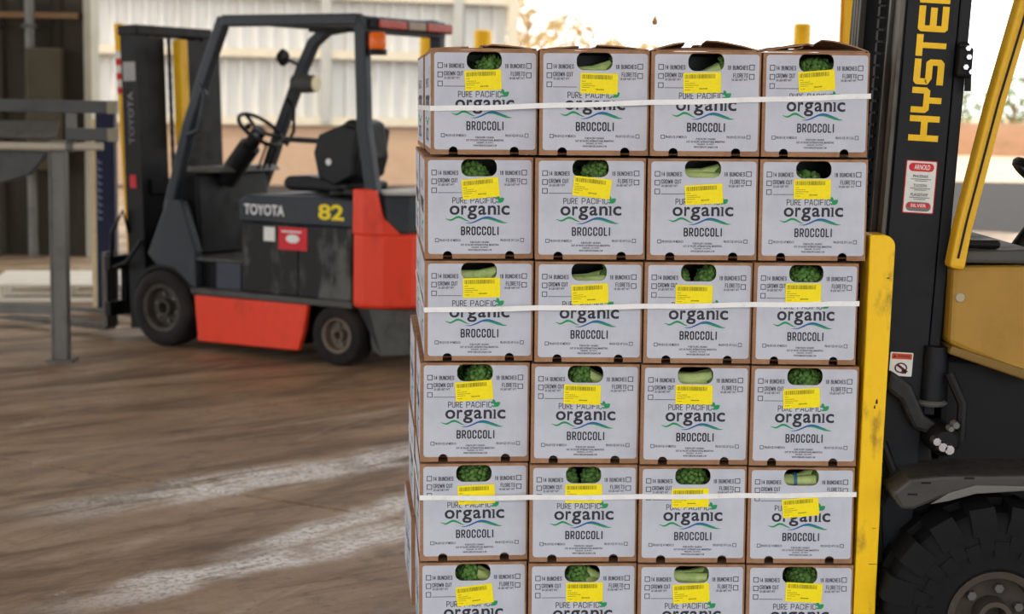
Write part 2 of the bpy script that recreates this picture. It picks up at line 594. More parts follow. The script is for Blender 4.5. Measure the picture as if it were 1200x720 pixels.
def tree(x, y, h, r, label, k, seed):
    rr = random.Random(seed)
    t = thing('yard_tree', label, 'tree', (x, y, -0.05), 0, 'trees beyond the yard')
    tr = MB().tube([(0, 0, 0), (0.05, 0, h * 0.3), (0.0, 0.05, h * 0.62)], 0.11, 8)
    for a in range(5):
        an = a * 1.3 + rr.random()
        tr.tube([(0.02, 0, h * (0.3 + 0.05 * a)), (math.cos(an) * r * 0.7, math.sin(an) * r * 0.7, h * (0.6 + 0.05 * a))], 0.045, 6)
    tr.build('trunk', M_TRUNK, t, smooth=40)
    fo = MB()
    for q in range(420):
        a, b = rr.uniform(0, 6.28), rr.uniform(-1, 1)
        rad = r * rr.uniform(0.45, 1.0) * math.sqrt(max(0, 1 - b * b * 0.8))
        c = Vector((math.cos(a) * rad, math.sin(a) * rad, h * 0.66 + b * h * 0.34))
        s = rr.uniform(0.10, 0.22)
        u, w = Vector((rr.uniform(-1, 1), rr.uniform(-1, 1), rr.uniform(-1, 1))).normalized(), Vector((rr.uniform(-1, 1), rr.uniform(-1, 1), rr.uniform(-1, 1))).normalized()
        fo.add([c + u * s, c + w * s * 0.6, c - u * s, c - w * s * 0.6], [(0, 1, 2, 3)])
    fo.build('foliage', M_LEAF[k], t)
    return t


tree(-0.2, 52, 5.2, 1.1, 'thin pale tree just right of the corrugated building corner', 0, 1)
tree(1.6, 55, 4.5, 1.2, 'sparse pale tree above the left half of the second top carton', 0, 2)
tree(3.3, 58, 3.9, 0.8, 'low pale tree above the right half of the second top carton', 0, 3)
tree(4.85, 62, 3.9, 0.7, 'small pale bush above the gap between second and third top cartons', 0, 4)
tree(19.3, 75, 3.1, 1.55, 'green tree beyond the earth bank, just right of the dark mast', 1, 7)
tree(22.6, 76, 3.2, 1.55, 'green tree beyond the earth bank, at the right edge of the picture', 1, 6)


# yellow posts behind the stack
def bollard(x, y, h, label, r=0.085):
    t = thing('bollard', label, 'bollard', (x, y, 0), 0, 'yellow bollards behind the stack')
    MB().lathe([(r, 0.012), (r, h - 0.03), (r * 0.93, h - 0.008), (r * 0.7, h)], 24, 'z').build('post', M_YEL, t, smooth=40)
    MB().lathe([(r + 0.07, 0), (r + 0.07, 0.012), (r, 0.012)], 20, 'z').build('base_plate', M_STEEL, t)
    return t


p = at(566, 35, 16)
bollard(p.x, 16, p.z, 'yellow bollard behind the first carton of the top row')
p = at(503, 37, 15.2)
bollard(p.x, 15.2, p.z, 'yellow bollard behind the rear end of the red forklift')
p = at(940.5, 27, 16)
bollard(p.x, 16, p.z, 'yellow bollard behind the fourth carton of the top row')
yc = thing('yellow_column', 'tall yellow steel column directly left of the large dark mast', 'column', (2.42, 12, 0))
MB().bx(-0.11, 0.11, -0.1, -0.085, 0.014, 5.4).bx(-0.11, 0.11, 0.085, 0.1, 0.014, 5.4).bx(-0.008, 0.008, -0.085, 0.085, 0.014, 5.4).build('beam', M_YEL, yc)
MB().bx(-0.18, 0.18, -0.18, 0.18, 0, 0.014).build('base_plate', M_STEEL, yc)
cord = thing('hanging_pull_cord', 'thin pull cord with small brown knob hanging above the third carton', 'cord', (0.83, 10, 2.18))
MB().tube([(-0.012, 0, 0.03), (0.006, 0, 0.12), (0.004, 0, 3.22)], 0.004, 6).build('cord', M_BLACK, cord, smooth=40)
MB().lathe([(0.003, 0.035), (0.012, 0.02), (0.02, 0.0), (0.016, -0.018), (0.004, -0.024)], 12, 'z', (-0.014, 0, 0)).build('knob', pm('brown_knob', (190, 140, 70), 0.5), cord, smooth=60)


# ================================================================== CARTONS
CW, CH, CD, CT = 0.292, 0.2715, 0.50, 0.005
HOLE = rrect(-0.0485, 0.0475, CH - 0.0505, CH - 0.004, 0.0195, 6)


def carton_body():
    mb = MB()
    # front wall with hand hole (keyhole polygon) and two notches along the bottom edge
    out = [(-CW / 2, 0)]
    for fx in (0.21, 0.785):
        cx, hw, hh = (fx - 0.5) * CW, 0.0125, 0.021
        out += [(cx - hw, 0), (cx - hw, hh * 0.45)] + [(cx - hw * math.cos(math.radians(a)), hh * 0.45 + hh * 0.55 * math.sin(math.radians(a))) for a in (30, 60, 90, 120, 150)] + [(cx + hw, hh * 0.45), (cx + hw, 0)]
    out += [(CW / 2, 0), (CW / 2, CH), (0, CH)]
    hole = HOLE
    n = len(hole)
    # rotate hole so it starts at top centre
    st = min(range(n), key=lambda i: (abs(hole[i][0]) - hole[i][1] * 10))
    h2 = [hole[(st - i) % n] for i in range(n)]
    zt = max(q[1] for q in hole)
    ring = [(0, zt)] + [q for q in h2 if not (abs(q[1] - zt) < 1e-9 and False)]
    # order: go clockwise round the hole from the top centre
    right = sorted([q for q in hole if q[0] > 0], key=lambda q: -math.atan2(q[1] - (zt - 0.023), q[0] - 0.0))
    left = sorted([q for q in hole if q[0] <= 0], key=lambda q: -math.atan2(q[1] - (zt - 0.023), q[0]) if q[1] < zt - 0.023 else -math.atan2(q[1] - (zt - 0.023), q[0]) + 0)
    ang = lambda q: (math.pi / 2 - math.atan2(q[1] - (zt - 0.023), q[0])) % (2 * math.pi)
    ring = sorted(hole, key=ang)
    out += [(0, zt)] + ring + [(0, zt)]
    out += [(0, CH), (-CW / 2, CH)]
    mb.prism(out, 'y', 0, CT)
    mb.bx(-CW / 2, -CW / 2 + CT, CT, CD, 0, CH).bx(CW / 2 - CT, CW / 2, CT, CD, 0, CH)
    mb.bx(-CW / 2 + CT, CW / 2 - CT, CD - CT, CD, 0, CH)
    mb.bx(-CW / 2 + CT, CW / 2 - CT, CT + 0.05, CD - CT, 0, CT)
    return mb


def fx(u):
    return (u - 0.5) * CW


def fz(v):
    return (1 - v) * CH


def front(y):
    return lambda a, b: (a, y, b)


def px2f(u, v):          # measured crop units of the first carton -> carton face metres
    return fx((u - 135) / 505), fz((v - 112) / 493)


def panel_mesh():
    x0, x1, z0, z1, r = fx(0.03), fx(0.984), fz(0.952), fz(0.026), 0.008
    rr = rrect(x0, x1, z0, z1, r, 4)          # starts right-top, goes counter-clockwise
    top_r, rest = rr[:5], rr[5:]
    zt = z1
    low = [q for q in HOLE if q[1] < z1 - 0.0005]
    zc = CH - 0.027
    low = sorted(low, key=lambda q: math.atan2(q[1] - zc, q[0]) if not (q[0] < 0 and q[1] > zc) else math.atan2(q[1] - zc, q[0]) - 2 * math.pi, reverse=True)
    # low now runs from the right-hand end of the bite, under the hole, to the left-hand end
    tl, bl, br = rest[:5], rest[5:10], rest[10:]
    bites = []
    for fx_ in (0.21, 0.785):
        cx, hw, hh = (fx_ - 0.5) * CW, 0.0125, 0.021
        arch = [(cx - hw * math.cos(math.radians(a)), hh * 0.45 + hh * 0.55 * math.sin(math.radians(a))) for a in (25, 40, 60, 90, 120, 140, 155)]
        arch = [q for q in arch if q[1] > z0 + 0.0003]
        bites += [(arch[0][0], z0)] + arch + [(arch[-1][0], z0)]
    pts = top_r + [(low[0][0], zt)] + low + [(low[-1][0], zt)] + tl + bl + bites + br
    mb = MB()
    mb.prism(pts, 'y', -0.0005, -0.00005)
    return mb.mesh('printed_panel', M_PANEL)


def square(mb, put, cu, cv, s, w):
    x, z = px2f(cu, cv)
    s = s / 505 * CW / 2
    for a in ((-s, s, s - w, s), (-s, s, -s, -s + w), (-s, -s + w, -s + w, s - w), (s - w, s, -s + w, s - w)):
        mb.poly([(x + a[0], z + a[2]), (x + a[1], z + a[2]), (x + a[1], z + a[3]), (x + a[0], z + a[3])], put)


def T(mb, put, body, u0, u1, v0, v1, off=0.0, res=2):
    x0, z1 = px2f(u0, v0)
    x1, z0 = px2f(u1, v1)
    mb.text(body, put, x0, x1, z0, z1, off, res)


_o = [(0, .2), (.1, .06), (.3, 0), (.7, 0), (.9, .06), (1, .2), (1, .8), (.9, .94), (.7, 1), (.3, 1), (.1, .94), (0, .8)]
_bowl = [(0, 1), (.65, 1), (.93, .92), (1, .8), (1, .66), (.93, .52), (.65, .45), (0, .45)]
STROKE = {'O': [_o + _o[:1]], 'C': [[(1, .32), (1, .2), (.9, .06), (.7, 0), (.3, 0), (.1, .06), (0, .2), (0, .8), (.1, .94), (.3, 1), (.7, 1), (.9, .94), (1, .8), (1, .68)]],
          'B': [[(0, 0), (0, 1), (.65, 1), (.9, .93), (.96, .82), (.96, .66), (.88, .56), (.65, .52), (0, .52)], [(.65, .52), (.92, .46), (1, .34), (1, .18), (.9, .05), (.65, 0), (0, 0)]],
          'R': [[(0, 0), (0, 1)], _bowl, [(.5, .45), (1, 0)]], 'P': [[(0, 0), (0, 1)], _bowl], 'L': [[(0, 1), (0, 0), (1, 0)]], 'I': [[(0.5, 0), (0.5, 1)]],
          'U': [[(0, 1), (0, .2), (.1, .06), (.3, 0), (.7, 0), (.9, .06), (1, .2), (1, 1)]], 'E': [[(1, 1), (0, 1), (0, 0), (1, 0)], [(0, .5), (.85, .5)]],
          'F': [[(1, 1), (0, 1), (0, 0)], [(0, .5), (.85, .5)]], 'A': [[(0, 0), (.44, 1), (.56, 1), (1, 0)], [(.17, .3), (.83, .3)]], 'N': [[(0, 0), (0, 1), (1, 0), (1, 1)]],
          'H': [[(0, 0), (0, 1)], [(1, 0), (1, 1)], [(0, .5), (1, .5)]], 'T': [[(0, 1), (1, 1)], [(.5, 1), (.5, 0)]], 'W': [[(0, 1), (.22, 0), (.5, .75), (.78, 0), (1, 1)]],
          'S': [[(1, .74), (1, .82), (.9, .95), (.7, 1), (.3, 1), (.1, .94), (0, .8), (0, .68), (.12, .57), (.88, .43), (1, .32), (1, .2), (.9, .06), (.7, 0), (.3, 0), (.1, .06), (0, .2), (0, .27)]],
          '1': [[(.2, .8), (.6, 1), (.6, 0)]], '4': [[(.75, 0), (.75, 1), (0, .28), (1, .28)]],
          '8': [[(.5, .53), (.12, .62), (.05, .8), (.15, .95), (.5, 1), (.85, .95), (.95, .8), (.88, .62), (.5, .53), (.1, .43), (0, .22), (.12, .05), (.5, 0), (.88, .05), (1, .22), (.9, .43), (.5, .53)]]}


def ST(mb, put, body, u0, u1, v0, v1, t, gap):
    """condensed lettering drawn with strokes of thickness t (crop units)"""
    wd = {'I': 0.12, 'L': 0.85, 'T': 0.95, 'F': 0.9, 'E': 0.9, '1': 0.6, 'W': 1.3, ' ': 0.45}
    tot = sum(wd.get(ch, 1.0) for ch in body)
    cw = ((u1 - u0) - t * len(body) - gap * (len(body) - 1)) / tot
    u = u0
    for ch in body:
        w = cw * wd.get(ch, 1.0)
        for pl in STROKE.get(ch, []):
            pts = [Vector((u + t / 2 + (p[0] * w if ch != 'I' else w * .5), v1 - t / 2 - p[1] * (v1 - v0 - t))) for p in pl]
            for a, b in zip(pts, pts[1:]):
                d = (b - a).normalized()
                n = Vector((-d.y, d.x)) * t / 2
                e = d * t * 0.32
                ends = ((a - e) + n, (b + e) + n, (b + e) - n, (a - e) - n)
                mb.poly([px2f(q.x, q.y) for q in ends], put)
        u += w + t + gap
    return mb


def lettering_meshes():
    put = front(-0.0008)
    out = []

    def one(name, fn):
        mb = MB()
        fn(mb)
        out.append((name, mb.mesh(name, M_INK)))
    for cu, cv in ((178.5, 185), (178.5, 228), (178.5, 271), (597.5, 185), (597.5, 229)):
        one('checkbox', lambda mb: square(mb, put, cu, cv, 25, 0.0019))
    for cu in (191.5, 589):
        one('checkbox', lambda mb: square(mb, put, cu, 514, 18, 0.0015))
    one('write_in_line', lambda mb: mb.poly([px2f(196, 284), px2f(306, 284), px2f(306, 281.2), px2f(196, 281.2)], put))
    for body, a, b, c, d in (('14 BUNCHES', 196, 291, 176, 197), ('18 BUNCHES', 484, 580, 176, 197), ('CROWN CUT', 196, 288, 212, 233), ('FLORETS', 512, 580, 212, 233)):
        one('option_lettering', lambda mb: ST(mb, put, body, a, b, c, d, 2.7, 1.4))
    for body, a, b, c, d in (('20 LBS NET WT', 197, 271, 238, 249), ('18 LBS NET WT', 506, 579, 238, 249)):
        one('weight_lettering', lambda mb: T(mb, put, body, a, b, c, d, 0.02))
    one('maker_lettering', lambda mb: (ST(mb, put, 'PURE', 263, 331, 305, 335, 3.4, 3.2), ST(mb, put, 'PACIFIC', 347, 468, 305, 335, 3.4, 3.2)))

    def organic(mb):      # the i has no dot (the leaf stands in for it)
        T(mb, put, 'o', 250, 297, 345, 391, 0.02, 4)
        T(mb, put, 'r', 304, 331, 345, 390, 0.02, 4)
        T(mb, put, 'g', 333, 378, 345, 413, 0.02, 4)
        T(mb, put, 'a', 383, 421, 345, 391, 0.02, 4)
        T(mb, put, 'n', 428, 467, 345, 390, 0.02, 4)
        for a, b in (((475, 390), (484, 346)), ((470, 350), (484, 345)), ((471.5, 390), (487.5, 386))):
            a, b = px2f(*a), px2f(*b)
            mb.poly([a, (b[0], a[1]), b, (a[0], b[1])], put)
        T(mb, put, 'c', 491, 530, 345, 391, 0.02, 4)
    one('brand_lettering', organic)
    one('product_lettering', lambda mb: ST(mb, put, 'BROCCOLI', 303, 480, 447, 490, 6.2, 4.6))
    for body, a, b, c, d in (('PRODUCE OF MEXICO', 204, 303, 508, 521), ('PRODUCE OF U.S.A.', 488, 576, 508, 521), ('PURE PACIFIC ORGANIC', 346, 436, 519, 529),
                             ('DIST. BY PACIFIC INTERNATIONAL MARKETING', 302, 480, 532, 542), ('SALINAS, CA 93901', 352, 428, 544.5, 554), ('WWW.PUREPACIFICORGANIC.COM', 336, 446, 557, 567)):
        one('fine_print', lambda mb: T(mb, put, body, a, b, c, d, 0.02, 1))
    return tuple(out)


def ribbon(mb, put, fn, u0, u1, thick, n=24):
    top, bot = [], []
    for i in range(n + 1):
        t = i / n
        u = u0 + (u1 - u0) * t
        v = fn(u)
        w = thick * math.sin(math.pi * min(1, max(0, t))) ** 0.8 + 0.3
        top.append(px2f(u, v - w / 2))
        bot.append(px2f(u, v + w / 2))
    vs = [put(*q) for q in top] + [put(*q) for q in bot]
    mb.add(vs, [(i, i + 1, i + n + 2, i + n + 1) for i in range(n)])


def wave_meshes():
    put, put2 = front(-0.0008), front(-0.00095)
    def curve(pts):
        def f(u):
            for (a, va), (b, vb) in zip(pts, pts[1:]):
                if u <= b:
                    q = max(0, (u - a) / (b - a))
                    q = q * q * (3 - 2 * q)
                    return va + (vb - va) * q
            return pts[-1][1]
        return f
    f1 = curve([(229, 409), (253, 416), (290, 401), (345, 422)])
    f2 = curve([(322, 430), (340, 431), (425, 402.5), (512, 423)])
    g, g2, b = MB(), MB(), MB()
    ribbon(g, put, f1, 229, 345, 11)
    ribbon(g2, put, lambda u: f2(u) + 6, 405, 522, 11)
    ribbon(b, put2, f2, 322, 500, 9)
    return g.mesh('wave_green', M_GREENINK), g2.mesh('wave_green', M_GREENINK), b.mesh('wave_blue', M_BLUEINK)


def leaf_mesh():
    mb, put = MB(), front(-0.0009)

    def leaf(cu, cv, L, W, ang):
        pts = []
        for i in range(13):
            t = i / 12
            pts.append((t * L - L / 2, W * math.sin(math.pi * t) ** 0.8 * 0.5))
        for i in range(11, 0, -1):
            t = i / 12
            pts.append((t * L - L / 2, -W * math.sin(math.pi * t) ** 0.8 * 0.5))
        ca, sa = math.cos(ang), math.sin(ang)
        mb.poly([px2f(cu + x * ca - z * sa, cv - (x * sa + z * ca)) for x, z in pts], put)
    leaf(490, 319, 36, 23, math.radians(38))
    leaf(475, 306, 27, 16, math.radians(100))
    leaf(473, 328, 14, 6, math.radians(-60))
    return mb.mesh('leaf_mark', M_GREENINK)


def side_meshes():
    """print on the left-hand side wall"""
    putp = lambda a, b: (-CW / 2 - 0.0006, a, b)
    p = MB()
    rr = rrect(0.016, CD - 0.016, 0.014, CH - 0.008, 0.01, 4)
    p.prism(rr, 'x', -CW / 2 - 0.0005, -CW / 2 - 0.00005)
    put = lambda a, b: (-CW / 2 - 0.0008, CD - a, b)
    letters = []
    for body, a, b, c, d, o in (('PURE PACIFIC', 0.11, 0.36, 0.175, 0.2, 0.0), ('organic', 0.09, 0.41, 0.095, 0.17, 0.02), ('BROCCOLI', 0.15, 0.35, 0.03, 0.065, 0.012)):
        letters.append(MB().text(body, put, a, b, c, d, o, 3).mesh('side_lettering', M_INK))
    g = MB()
    pts = [(0.08 + 0.34 * i / 20, 0.085 + 0.008 * math.sin(i / 20 * 9)) for i in range(21)]
    g.add([put(x, z + 0.006 * math.sin(math.pi * i / 20)) for i, (x, z) in enumerate(pts)] + [put(x, z - 0.006 * math.sin(math.pi * i / 20)) for i, (x, z) in enumerate(pts)],
          [(i, i + 1, i + 22, i + 21) for i in range(20)])
    lf = MB().poly([(0.36, 0.2), (0.375, 0.225), (0.40, 0.235), (0.39, 0.21)], put)
    return p.mesh('side_panel', M_PANEL), letters, g.mesh('side_wave', M_GREENINK), lf.mesh('side_leaf', M_GREENINK)


def sticker_meshes():
    s = MB().prism(rrect(-0.05, 0.05, -0.0265, 0.0265, 0.002, 2), 'y', -0.0022, -0.0012)
    rr = random.Random(3)
    b, put = MB(), front(-0.0024)
    x = -0.046
    while x < 0.034:
        w = rr.choice((0.0007, 0.0007, 0.0012, 0.0018))
        b.poly([(x, 0.011), (x + w, 0.011), (x + w, 0.022), (x, 0.022)], put)
        x += w + rr.choice((0.0008, 0.0011, 0.0016))
    for z, x0, x1 in ((0.004, -0.046, -0.038), (-0.002, -0.046, -0.022), (-0.007, -0.046, -0.012), (-0.012, -0.046, -0.026), (-0.019, -0.046, -0.032), (-0.017, -0.008, 0.012)):
        x = x0
        while x < x1:
            w = rr.uniform(0.0012, 0.003)
            h = 0.0026 if x0 < -0.02 else 0.005
            b.poly([(x, z), (x + w, z), (x + w, z + h * 0.6), (x, z + h * 0.6)], put)
            x += w + 0.0009
    return s.mesh('sticker', M_STICKER), b.mesh('barcode', M_STICKINK)


ME_BODY = carton_body().mesh('carton_body', M_CARTON)
ME_LID = MB().bx(-CW / 2 + CT, CW / 2 - CT, CT, CD - CT, CH - CT, CH).mesh('closed_top', M_CARTON)
_x, _z0, _z1, _y0, _y1 = CW / 2 - CT - 0.001, 0.006, CH - CT - 0.001, CT + 0.0015, 0.26
ME_INTERIOR = MB().add([(-_x, _y0, _z0), (_x, _y0, _z0), (_x, _y0, _z1), (-_x, _y0, _z1), (-_x, _y1, _z0), (_x, _y1, _z0), (_x, _y1, _z1), (-_x, _y1, _z1)],
                    [(4, 5, 6, 7), (0, 4, 7, 3), (1, 2, 6, 5), (3, 7, 6, 2)]).mesh('dark_interior', pm('interior_dark', (26, 32, 36), 0.3, scale=20))  # open-fronted dark shell added so the carton interior looks nearly black
ME_PANEL = panel_mesh()
ME_LETTER = lettering_meshes()
ME_WG, ME_WG2, ME_WB = wave_meshes()
ME_LEAFMARK = leaf_mesh()
ME_SP, ME_SL, ME_SW, ME_SLEAF = side_meshes()
ME_STK, ME_BAR = sticker_meshes()

# front faces of the stack: columns and rows as they sit (pixel edges of each row, top and bottom heights)
ROWS = [([504, 631, 761, 891, 1017], (58, 62), (181, 184.5)), ([497, 626, 757, 887.5, 1015], (184, 187), (303.5, 306)),
        ([496.5, 625.5, 753, 880.5, 1003.5], (305.5, 308.5), (423, 428)), ([491.5, 621, 749, 877, 1004], (425, 430), (541.5, 547)),
        ([491.5, 619.5, 747, 874, 999.5], (544, 549), (658, 661)), ([490.5, 618, 745.5, 872, 998], (660, 663), (775, 778))]
STICK = [[(567, 94, 3), (703, 98, -1), (824, 97, 2), (958, 95, 5)], [(564, 221, 6), (695, 220, -6), (826, 228, 4), (953, 222, 1)],
         [(565, 338, 2), (692, 345, 4), (814, 346, 0), (942, 344, 1)], [(556, 459, 5), (683, 463, -1), (814, 463, 0), (940, 467, 4)],
         [(559, 581, 3), (685, 579, 1), (810, 584, 2), (939, 595, 6)], [(557, 699, 7), (686, 695, 1), (811, 696, 4), (943, 695, -2)]]
ROWN = ['top', 'second', 'third', 'fourth', 'fifth', 'lowest']
COLN = ['leftmost', 'second-from-left', 'third-from-left', 'rightmost']
Y0 = 4.42
YAWS = [4.8, 2.2, 1.2, 0.5]
rc = random.Random(21)
FOOT = {}
CARTONS = {}


def carton(name_label, loc, yaw, tilt, sx, sz, side, group, lid=True, fronted=True):
    t = thing('broccoli_carton', name_label, 'carton', loc, 0, group)
    t.rotation_euler = (0, -tilt, yaw)
    t.scale = (sx, 1, sz)
    put_obj('carton_body', ME_BODY, t)
    if lid:
        put_obj('closed_top', ME_LID, t)
    if fronted:
        put_obj('dark_interior', ME_INTERIOR, t)
        pn = put_obj('printed_panel', ME_PANEL, t)
        for nm, me in ME_LETTER + (('wave_green', ME_WG), ('wave_green', ME_WG2), ('wave_blue', ME_WB), ('leaf_mark', ME_LEAFMARK)):
            put_obj(nm, me, pn)
    if side:
        sp = put_obj('side_panel', ME_SP, t)
        for me in ME_SL:
            put_obj('side_lettering', me, sp)
        put_obj('side_wave', ME_SW, sp)
        put_obj('side_leaf', ME_SLEAF, sp)
    return t


for r, (xs, tp, bt) in enumerate(ROWS):
    yj = [0.0, 0.004, -0.003, 0.002, -0.002, 0.001][r]
    for c in range(4):
        lerp = lambda a, f: a[0] + (a[1] - a[0]) * f
        Yc = Y0 + yj + rc.uniform(-0.004, 0.004)
        p0, p1 = at(xs[c], lerp(bt, c / 4), Yc), at(xs[c + 1], lerp(bt, (c + 1) / 4), Yc)
        q0 = at(xs[c], lerp(tp, c / 4), Yc)
        yaw = math.radians(YAWS[c] + rc.uniform(-0.3, 0.3))
        w = (p1.x - p0.x) - 0.0045
        sx = w / CW
        sz = (q0.z - p0.z) / CH * (0.996 if r else 1.0)
        tilt = math.atan2(p1.z - p0.z, p1.x - p0.x)
        # origin = bottom centre of the front face; the left front corner stays on the face plane
        loc = Vector((p0.x + 0.002 + w / 2 * math.cos(yaw), Yc + w / 2 * math.sin(yaw), p0.z + w / 2 * math.sin(tilt)))
        t = carton('printed broccoli carton with yellow sticker, %s in the %s row of the stack' % (COLN[c], ROWN[r]),
                   loc, yaw, tilt, sx, sz, c == 0, 'cartons of the strapped stack')
        CARTONS[r, c] = t
        cy, sy = math.cos(yaw), math.sin(yaw)
        FOOT[r, c] = [loc.xy + Vector((a * cy - b * sy, a * sy + b * cy)) for a in (-w / 2, w / 2) for b in (0, CD)]
        # sticker
        u, v, ang = STICK[r][c]
        s = at(u, v, Yc)
        sk = put_obj('sticker', ME_STK, t)
        sk.location = ((s.x - loc.x) / sx / cy, 0, (s.z - loc.z) / sz)
        sk.rotation_euler = (0, -math.radians(ang - 0.6), 0)
        sk['label'] = 'yellow barcode sticker'
        put_obj('barcode', ME_BAR, sk)
    # the carton behind the left column
    f = CARTONS[r, 0]
    yaw = f.rotation_euler.z + math.radians([0.3, 0.0, 0.2, 0.4, 0.6, 1.4][r])
    dvec = Vector((-math.sin(f.rotation_euler.z), math.cos(f.rotation_euler.z))) * (CD + 0.008)
    loc = f.location + Vector((dvec.x - [0.004, 0.002, 0.0, 0.006, 0.004, 0.012][r], dvec.y, 0.0))
    t = carton('broccoli carton at the back of the left side, %s row of the stack' % ROWN[r], loc, yaw, f.rotation_euler.y * -1,
               f.scale.x, f.scale.z, True, 'cartons at the back of the stack', lid=True, fronted=False)
    cy, sy = math.cos(yaw), math.sin(yaw)
    w = f.scale.x * CW
    FOOT[r, 9] = [loc.xy + Vector((a * cy - b * sy, a * sy + b * cy)) for a in (-w / 2, w / 2) for b in (0, CD)]

# open, worn flaps of the top row: (hinge side, rise at hinge end front, at free edge front, at free edge back, reach)
FLAPS = [[('L', 0.004, 0.012, 0.10), ('R', 0.010, 0.020, 0.125), ('F', 0.002, 0.004, 0.05)],
         [('L', 0.008, 0.006, 0.11), ('R', 0.011, 0.012, 0.13), ('F', 0.003, 0.006, 0.05)],
         [('L', 0.020, 0.010, 0.10), ('R', 0.024, 0.016, 0.14), ('F', 0.008, 0.012, 0.06)],
         [('L', 0.016, 0.022, 0.13), ('R', 0.027, 0.022, 0.12), ('F', 0.010, 0.006, 0.05)]]
for c in range(4):
    t = CARTONS[0, c]
    rf = random.Random(40 + c)
    for side, h0, h1, reach in FLAPS[c]:
        mb = MB()
        n = 8
        top = []
        for i in range(n + 1):
            for j in range(4):
                s = j / 3
                if side in 'LR':
                    y = 0.008 + (CD - 0.016) * i / n
                    sg = -1 if side == 'L' else 1
                    rag = (rf.uniform(-0.006, 0.006) if j == 3 else 0) - (0.02 if (j == 3 and i == 0) else 0)
                    x = sg * (CW / 2 - 0.002 - (reach + rag) * s)
                    z = CH + 0.001 + (h0 + (h1 - h0) * i / n) * math.sin(s * math.pi * 0.5) * (1 + 0.2 * math.sin(i * 1.7))
                else:
                    x = -CW / 2 + 0.012 + (CW - 0.024) * i / n
                    y = 0.003 + reach * s
                    z = CH + 0.0006 + (h0 + (h1 - h0) * math.sin(i / n * 3.1)) * s * 0.7
                top.append((x, y, z))
        th = 0.0035
        nb = len(top)
        vs = top + [(x, y, z + th) for x, y, z in top]
        fs = []
        for i in range(n):
            for j in range(3):
                a = i * 4 + j
                fs += [(a, a + 1, a + 5, a + 4), (a + nb, a + 4 + nb, a + 5 + nb, a + 1 + nb)]
        rim = [i * 4 for i in range(n + 1)] + [n * 4 + j for j in (1, 2, 3)] + [i * 4 + 3 for i in range(n - 1, -1, -1)] + [2, 1]
        for a, b in zip(rim, rim[1:] + rim[:1]):
            fs.append((a, b, b + nb, a + nb))
        mb.add(vs, fs)
        mb.build('top_flap', M_CARTON, t)


# ---- straps: follow the outline of the stack
def hull(pts):
    pts = sorted(set((round(p[0], 5), round(p[1], 5)) for p in pts))
    def half(seq):
        h = []
        for p in seq:
            while len(h) > 1 and (h[-1][0] - h[-2][0]) * (p[1] - h[-2][1]) - (h[-1][1] - h[-2][1]) * (p[0] - h[-2][0]) <= 0:
                h.pop()
            h.append(p)
        return h
    a, b = half(pts), half(pts[::-1])
    return a[:-1] + b[:-1]


STRAPS = [(0, [(504, 127.5), (631, 124.5), (700, 122), (761, 120.5), (891, 117), (1016, 113)], 0.0, 'uppermost white plastic strap round the stack, across the top row'),
          (2, [(496, 363.5), (625, 361), (753, 359), (880, 357), (1003, 356)], 0.0, 'middle white plastic strap round the stack, across the third row'),
          (4, [(491, 583.5), (619, 583), (747, 582), (874, 581), (999, 580)], 0.0, 'lowest white plastic strap round the stack, across the fifth row')]
for r, path, dz, label in STRAPS:
    pts = [p for c in (0, 1, 2, 3, 9) for p in FOOT[r, c]]
    # straight back corner of the load
    h = hull(pts)
    cx = sum(p[0] for p in h) / len(h)
    cyy = sum(p[1] for p in h) / len(h)
    h = [(p[0] + 0.003 * (1 if p[0] > cx else -1), p[1] + 0.003 * (1 if p[1] > cyy else -1)) for p in h]
    zs = [(at(u, v, Y0).x, at(u, v, Y0).z) for u, v in path]

    def zof(x, y):
        x = min(max(x, zs[0][0]), zs[-1][0])
        for (a, za), (b, zb) in zip(zs, zs[1:]):
            if x <= b + 1e-9:
                return za + (zb - za) * (x - a) / (b - a)
        return zs[-1][1]
    ring = []
    for p, q in zip(h, h[1:] + h[:1]):
        L = math.hypot(q[0] - p[0], q[1] - p[1])
        m = max(1, int(L / 0.06))
        for i in range(m):
            x, y = p[0] + (q[0] - p[0]) * i / m, p[1] + (q[1] - p[1]) * i / m
            ring.append((x, y, zof(x, y) + 0.0012 * math.sin(x * 23)))
    st = MB().sweep(ring, [(-0.0006, -0.0068), (0.0006, -0.0068), (0.0006, 0.0068), (-0.0006, 0.0068)], up=(0, 0, 1), closed=True).build('plastic_strap', M_STRAP, smooth=40)
    tag(st, label, 'strap', 'straps round the stack')


# ---- broccoli seen through the hand holes
def crown_mesh(seed):
    rr = random.Random(seed)
    mb = MB()
    n = 85
    for i in range(n):
        z = 1 - 1.25 * (i + 0.5) / n
        a = i * 2.39996
        q = math.sqrt(max(0, 1 - z * z))
        rad = 0.046 * (1 + rr.uniform(-0.08, 0.08))
        mb.ico((math.cos(a) * q * rad, math.sin(a) * q * rad, z * rad * 0.8), rr.uniform(0.0075, 0.0115), 1, (1, 1, 1), 0.16, rr)
    mb.ico((0, 0, 0), 0.043, 2, (1, 1, 0.78))
    return mb.mesh('crown', M_BROC, 50)


def stem_mesh(seed):
    rr = random.Random(seed)
    mb = MB()
    for i in range(4):
        a = i * 1.57 + rr.random()
        mb.sweep([(0.004 * math.cos(a), 0.004 * math.sin(a), -0.11), (0.009 * math.cos(a), 0.009 * math.sin(a), -0.06), (0.026 * math.cos(a), 0.026 * math.sin(a), -0.012)],
                 [(0.0165 * math.cos(k * 0.785), 0.0165 * math.sin(k * 0.785)) for k in range(8)], up=(0.3, 0.8, 0.1))
    return mb.mesh('stem', M_STALK, 50)


